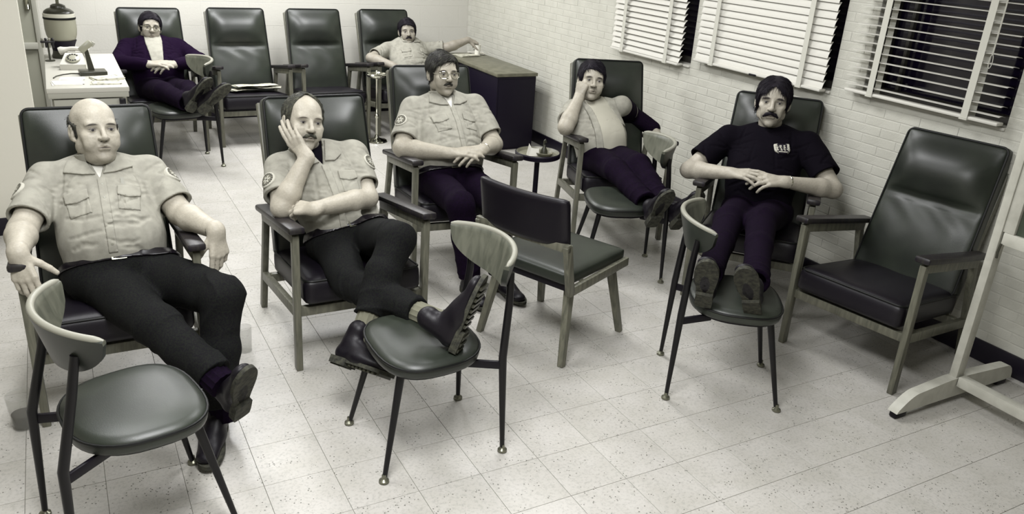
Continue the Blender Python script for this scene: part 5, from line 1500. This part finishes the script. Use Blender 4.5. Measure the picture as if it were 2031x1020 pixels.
p.hair(M_HAIRG, [(-.12, .3), (-.045, .3), (-.04, .06), (-.030, .0), (-.02, -.022), (.03, -.03), (.06, -.07), (.13, -.075)], thick=.006, amp=.0025, seed=5,
       front=lambda x, y, z: .14 * np.clip(1.15 - np.abs(x) / .062, 0, 1) * np.clip((.075 - y) / .03, 0, 1), slen=.018, strands=900)
p.moustache(M_HAIRG, .006, .029, .0070)
p.shirt(M_SHIRT, w=.172, d=.112, belly=.035, sleeve=.74, sr=(.064, .070), vneck=.100, seed=12, fold=.0050, under=M_BLACKT, crew=True, hem=.0)
p.collar(M_SHIRT, leaf=[(.010, -.085), (.055, -.090), (.100, -.060), (.092, -.010), (.055, .024)])
p.pocket(M_SHIRT, .085, -.150, .074, .034, tilt=-.1); p.placket(M_SHIRT, -.100, -.38, 5)
p.emblem(lerp(p.J['sR'], p.J['eR'], .35) + V3(-.22, -.15, .08), (.22, .15, -.08), .037, tilt=.3)
p.emblem(lerp(p.J['sL'], p.J['eL'], .28) + V3(.20, -.20, .12), (-.20, .20, -.12), .037, tilt=-.3)
p.trousers(M_TROUS, r=(.092, .070, .064, .054), waist=(.178, .132), seed=8, wz=.030, short=.14, fold=.008)
sock(p, 'L'); sock(p, 'R')
setloc(shoe(p.root, (.752, 2.560, .232), (.42, -.88, .12), (.52, .25, .78), boot=True), p)
setloc(shoe(p.root, (1.055, 2.15, .437), (.30, -.12, .92), (-.62, .70, .30), boot=True), p)

# ---- man in glasses
def clasp(p, c, lat, up, fwd, s=1.0):
    """interlaced hands in front of the belly"""
    return (dict(w=p.J['wR'], d=c + up * .016 - p.J['wR'] + lat * .05, n=unit(up * .8 + fwd * .55), side=1, curl=(.16, .18, .20, .24), thumb=(.30, .15), s=s, splay=.14),
            dict(w=p.J['wL'], d=c - up * .014 - p.J['wL'] - lat * .05 + fwd * .02, n=unit(up * .55 + fwd * .8), side=-1, curl=(.30, .32, .34, .38), thumb=(.30, .15), s=s, splay=.14))
p = Person('man in glasses and khaki uniform shirt with hands clasped over his belt',
    dict(pel=(1.79, 3.88, .50), neck=(1.840, 4.105, .868), sR=(1.655, 4.085, .815), sL=(2.015, 4.055, .825),
         eR=(1.535, 3.925, .645), eL=(2.060, 3.875, .645), wR=(1.725, 3.725, .655), wL=(1.905, 3.705, .668),
         hR=(1.71, 3.87, .46), hL=(1.88, 3.85, .46), kR=(1.66, 3.44, .47), kL=(1.85, 3.42, .475), aR=(1.70, 3.38, .10), aL=(1.87, 3.37, .10)),
    (1.79, 3.85), .0038, (160, 154, 140), (54, 50, 48), G_MEN)
c = V3(1.815, 3.67, .660)
p.body((1.822, 4.072, 1.000), (-.02, -.98, .12), R(-3), .97, 1.0, .003, hands=clasp(p, c, p.lx, V3(UP), p.fy), arm=(.054, .047, .030), neck_r=.060)
p.hair(M_HAIRM, [(-.12, .062), (-.085, .060), (-.06, .040), (-.04, .01), (-.03, -.035), (.0, -.02), (.03, -.045), (.06, -.080), (.13, -.085)], thick=.012, amp=.004, seed=7, sweep=-.7, part=.035, slen=.040, strands=1500,
       front=lambda x, y, z: np.where(y < -.05, .012 + .25 * np.clip(x, -.04, .05), 0))
p.moustache(M_HAIRM, .004, .027, .0062); p.glasses(.0014)
p.shirt(M_SHIRT, w=.182, d=.118, belly=.06, bw=.184, sleeve=.78, sr=(.066, .072), vneck=.105, seed=22, fold=.0045, under=M_TSHIRTW, hem=.0)
p.collar(M_SHIRT, leaf=[(.012, -.088), (.055, -.085), (.112, -.058), (.098, -.010), (.055, .024)])
p.pocket(M_SHIRT, -.088, -.150, .076, .036, tilt=.12); p.pocket(M_SHIRT, .090, -.150, .076, .036, tilt=-.12); p.placket(M_SHIRT, -.105, -.40, 5)
p.emblem(lerp(p.J['sR'], p.J['eR'], .34) + V3(-.24, -.16, .08), (.24, .16, -.08), .037, tilt=.2)
p.trousers(M_TROUSP, r=(.094, .072, .062, .056), waist=(.182, .140), seed=16, wz=.025)
p.watch('L')
setloc(shoe(p.root, (1.705, 3.43, .002), (-.10, -.99, 0), UP), p); setloc(shoe(p.root, (1.875, 3.42, .002), (.05, -.99, 0), UP), p)

# ---- man resting his head on a fist
p = Person('dark-haired man in an open khaki shirt resting his cheek on a raised fist',
    dict(pel=(2.905, 4.03, .49), neck=(2.962, 4.272, .728), sR=(2.825, 4.275, .720), sL=(3.135, 4.190, .750),
         eR=(2.672, 4.105, .655), eL=(3.315, 4.300, .650), wR=(2.798, 4.180, .815), wL=(3.385, 4.130, .600),
         hR=(2.87, 4.03, .455), hL=(2.99, 3.985, .465), kR=(2.725, 3.62, .515), kL=(2.845, 3.57, .545), aR=(2.665, 3.25, .445), aL=(2.775, 3.225, .430)),
    (2.9, 4.0), .0038, (164, 158, 144), (40, 36, 36), G_MEN, .0060)
p.body((2.925, 4.245, .905), (-.40, -.90, .14), R(-5), 1.02, 1.05, .002,
    hands=(dict(w=p.J['wR'], d=(.35, .20, .90), n=(-.75, -.55, .30), side=1, curl=(1.0, 1.0, 1.0, 1.0), thumb=(.3, .9), s=1.0),
           dict(w=p.J['wL'], d=(.10, -.80, -.45), n=(.6, -.2, .8), side=-1, curl=.3, thumb=(.4, .3))),
    arm=(.054, .047, .030), neck_r=.058)
p.hair(M_HAIRD, [(-.12, .062), (-.085, .062), (-.06, .045), (-.045, .005), (-.03, -.030), (.0, -.02), (.03, -.045), (.06, -.075), (.13, -.08)], thick=.011, amp=.004, seed=9, sweep=.7, part=-.03, slen=.038, strands=1400,
       front=lambda x, y, z: np.where(y < -.05, .010 - .22 * np.clip(x, -.05, .04), 0))
p.shirt(M_SHIRT, w=.172, d=.098, belly=.045, sleeve=.62, sr=(.064, .068), vneck=.0, seed=32, fold=.0045, hem=-.035, sleeves='RL')
N_ = p.J['neck']; u, v, wf = p.uvw
tee = p.S.patch(lambda X, Y, Z: np.maximum(convex(u(X, Y, Z), v(X, Y, Z), [(-.055, -.43), (.135, -.43), (.125, -.22), (.062, .03), (-.062, .03), (-.062, -.10)]), -wf(X, Y, Z)), p.tp(N_, 0, .1, -.2), .30, .002, .0055)
p.part('undershirt', tee.mesh('undershirt', M_TEE))
nb = p.hc + p.M @ np.array((0, .022, -.055))
G = Field(N_ - .12, N_ + .12, .0036); X, Y, Z = G.XYZ(); cc = cone(N_ - p.sz * .03 + p.fy * .010, lerp(N_, nb, 1.3), .067, .066)
G.g = np.maximum(np.abs(cc.f(X, Y, Z)) - F32(.0055), np.abs(v(X, Y, Z) - F32(.012) + wf(X, Y, Z) * F32(.55)) - F32(.010)).astype(F32)
p.part('neckband', G.mesh('neckband', M_BLACKT))
lap = p.S.patch(lambda X, Y, Z: np.maximum(np.minimum(convex(u(X, Y, Z), v(X, Y, Z), [(-.075, -.42), (-.030, -.42), (-.050, -.07), (-.085, .0)]), convex(u(X, Y, Z), v(X, Y, Z), [(.115, -.22), (.15, -.22), (.13, .0), (.066, .02), (.080, -.08)])), -wf(X, Y, Z)), p.tp(N_, 0, .1, -.2), .30, .004, .007)
obj('shirt_front', lap.mesh('shirt_front', M_SHIRT), p.shirt_o)
SL = Field(np.minimum(p.J['sL'], p.J['wL']) - .16, np.maximum(p.J['sL'], p.J['eL']) + .12, .0045)
run_prims(SL, [('a', cone(lerp(p.J['sL'], p.J['eL'], .22), p.J['eL'], .074, .066), .02), ('a', cone(p.J['eL'], lerp(p.J['eL'], p.J['wL'], .95), .066, .046), .02)])
SL.disp(lambda X, Y, Z: -F32(.004) * folds(X, Y, Z, (1, .3, -.6), 55, 4))
p.part('dark_sleeve', SL.mesh('dark_sleeve', M_TROUSP), label='dark sleeve')
p.trousers(M_TROUSP, r=(.090, .068, .060, .054), waist=(.160, .110), seed=26, wz=.020, belt=False)
setloc(shoe(p.root, (2.650, 3.150, .345), (-.10, -.55, .80), (.15, .75, .55)), p); setloc(shoe(p.root, (2.790, 3.120, .325), (.05, -.55, .80), (.10, .75, .55)), p)

# ---- man in the black T-shirt
p = Person('man with dark hair and a thick moustache in a black T-shirt, hands clasped',
    dict(pel=(3.10, 2.87, .49), neck=(3.272, 3.045, .858), sR=(3.105, 3.165, .800), sL=(3.360, 2.850, .822),
         eR=(2.870, 3.175, .630), eL=(3.325, 2.610, .650), wR=(2.895, 2.905, .688), wL=(3.065, 2.685, .690),
         hR=(3.05, 2.93, .46), hL=(3.16, 2.81, .47), kR=(2.70, 2.66, .535), kL=(2.80, 2.555, .555), aR=(2.215, 2.235, .505), aL=(2.345, 2.110, .505)),
    (3.1, 2.87), .0036, (166, 160, 147), (26, 20, 26), G_MEN, .0072)
c = V3(2.940, 2.745, .705)
p.body((3.243, 3.030, 1.006), (-.72, -.68, .10), R(0), 1.06, .94, .0, hands=clasp(p, c, p.lx, V3(UP), p.fy, 1.05), arm=(.050, .044, .029), neck_r=.054, lean=True)
p.hair(M_HAIRD, [(-.12, .046), (-.085, .046), (-.066, .040), (-.052, .012), (-.034, -.020), (-.012, -.030), (.028, -.05), (.05, -.100), (.13, -.105)], thick=.011, amp=.003, seed=11, freq=45, part=0.0, slen=.042, strands=1700,
       front=lambda x, y, z: .042 * np.clip(1 - np.abs(x) / .045, 0, 1) * np.clip((-.045 - y) / .02, 0, 1) - .018 * np.clip(1 - np.abs(x) / .012, 0, 1) * np.clip((z - .08) / .02, 0, 1))
p.moustache(M_HAIRD, .012, .034, .0092)
p.shirt(M_BLACKT, w=.185, d=.114, belly=.035, sleeve=.70, sr=(.066, .074), vneck=.0, seed=42, fold=.0040, hem=-.055)
p.emblem(p.tp(p.J['neck'], .088, .35, -.150), -p.fy, .040, style='crest', name='chest_crest')
p.trousers(M_TROUSP, r=(.092, .070, .060, .054), waist=(.165, .115), seed=36, wz=.030, belt=False)
p.watch('L')
setloc(shoe(p.root, (2.105, 2.130, .430), (-.40, -.36, .80), (.62, .55, .45)), p); setloc(shoe(p.root, (2.250, 2.005, .430), (-.55, -.22, .78), (.55, .62, .50)), p)

# ---- man in a dark jacket at the back
p = Person('man in glasses and dark jacket at the back left, hands folded',
    dict(pel=(.65, 6.70, .50), neck=(.643, 6.95, .778), sR=(.465, 6.92, .735), sL=(.825, 6.92, .735),
         eR=(.375, 6.74, .648), eL=(.950, 6.74, .655), wR=(.565, 6.54, .668), wL=(.755, 6.54, .665),
         hR=(.58, 6.69, .46), hL=(.72, 6.69, .46), kR=(.63, 6.26, .52), kL=(.79, 6.25, .53), aR=(.735, 5.99, .49), aL=(.815, 5.95, .50)),
    (.65, 6.7), .0048, (156, 150, 137), (50, 46, 46), G_MEN)
c = V3(.655, 6.50, .668)
p.body((.640, 6.915, .880), (.05, -.98, .12), R(-6), .95, 1.0, .002, hands=clasp(p, c, p.lx, V3(UP), p.fy), arm=(.050, .044, .029))
p.hair(M_HAIRD, [(-.12, .075), (-.085, .072), (-.06, .045), (-.045, .005), (-.03, -.025), (.0, -.015), (.03, -.045), (.06, -.07), (.13, -.075)], thick=.010, amp=.003, seed=13, sweep=-.5, part=.03, strands=900)
p.glasses(.0024)
p.shirt(M_JACKET, w=.19, d=.122, belly=.03, sr=(.068, .066), longs='RL', vneck=0, seed=52, fold=.005, hem=-.05, name='jacket')
u, v, wf = p.uvw
fr = p.S.patch(lambda X, Y, Z: np.maximum(convex(u(X, Y, Z), v(X, Y, Z), [(-.035, -.36), (.035, -.36), (.060, -.10), (.058, .03), (-.058, .03), (-.060, -.10)]), -wf(X, Y, Z)), p.tp(p.J['neck'], 0, .1, -.16), .26, .003, .006)
p.part('shirt', fr.mesh('shirt', M_SHIRT))
p.trousers(M_TROUSP, r=(.090, .068, .060, .054), waist=(.170, .125), seed=46, belt=False)
setloc(shoe(p.root, (.755, 5.93, .445), (.50, -.25, .75), (-.30, .80, .45)), p); setloc(shoe(p.root, (.825, 5.88, .440), (.62, -.25, .62), (-.20, .80, .50)), p)

# ---- man in the back corner with the cup
p = Person('dark-haired man in khaki shirt in the back corner, arm stretched to a cup',
    dict(pel=(2.74, 6.82, .47), neck=(2.795, 7.055, .738), sR=(2.600, 7.015, .690), sL=(2.985, 7.010, .690),
         eR=(2.385, 6.86, .640), eL=(3.150, 6.93, .715), wR=(2.520, 6.67, .605), wL=(3.335, 6.90, .785),
         hR=(2.67, 6.80, .45), hL=(2.81, 6.80, .45), kR=(2.55, 6.37, .46), kL=(2.75, 6.36, .46), aR=(2.55, 6.33, .10), aL=(2.73, 6.33, .10)),
    (2.74, 6.8), .0048, (148, 142, 130), (44, 40, 40), G_MEN)
p.body((2.777, 7.005, .842), (-.22, -.96, .10), R(2), .94, 1.0, .0,
    hands=(dict(w=p.J['wR'], d=(.6, -.6, -.3), n=(-.2, -.4, .9), side=1, curl=.4, thumb=(.4, .3)),
           dict(w=p.J['wL'], d=(.93, -.05, -.25), n=(.2, -.25, .92), side=-1, curl=(.75, .7, .7, .7), thumb=(.45, .4))), arm=(.048, .042, .028))
p.hair(M_HAIRD, [(-.12, .062), (-.085, .060), (-.06, .035), (-.045, .0), (-.03, -.035), (.0, -.02), (.03, -.05), (.06, -.08), (.13, -.085)], thick=.012, amp=.004, seed=15, sweep=.6, part=-.03, strands=900,
       front=lambda x, y, z: np.where(y < -.05, .010 - .2 * np.clip(x, -.05, .04), 0))
p.moustache(M_HAIRD, .005, .028, .0070)
p.shirt(M_SHIRT, w=.182, d=.114, belly=.03, sleeve=.78, sr=(.062, .068), vneck=.09, seed=62, fold=.0045, under=M_TSHIRTW, hem=0)
p.collar(M_SHIRT); p.pocket(M_SHIRT, -.088, -.150, .074, .034); p.pocket(M_SHIRT, .090, -.150, .074, .034)
p.trousers(M_TROUSP, r=(.088, .066, .058, .054), waist=(.170, .125), seed=56)
setloc(shoe(p.root, (2.55, 6.38, .002), (-.1, -.99, 0), UP), p); setloc(shoe(p.root, (2.735, 6.38, .002), (.05, -.99, 0), UP), p)
t = thing('paper_cup', 'pale paper cup under the outstretched hand on the low cabinet', 'cup', (3.42, 6.865, .65))
obj('cup', MB().lathe([(.024, 0), (.031, .095), (.0325, .096), (.031, .098), (.029, .096), (.022, .004), (.001, .004)], 24, cap=False).lathe([(.001, .001), (.024, .001)], 24, cap=False).mesh('cup', M_WHITE), t)
obj('rim', MB().tube([(.0318 * math.cos(k * .3142), .0318 * math.sin(k * .3142), .097) for k in range(20)], .0016, 6, closed=True).mesh('rim', M_PAPER), t)
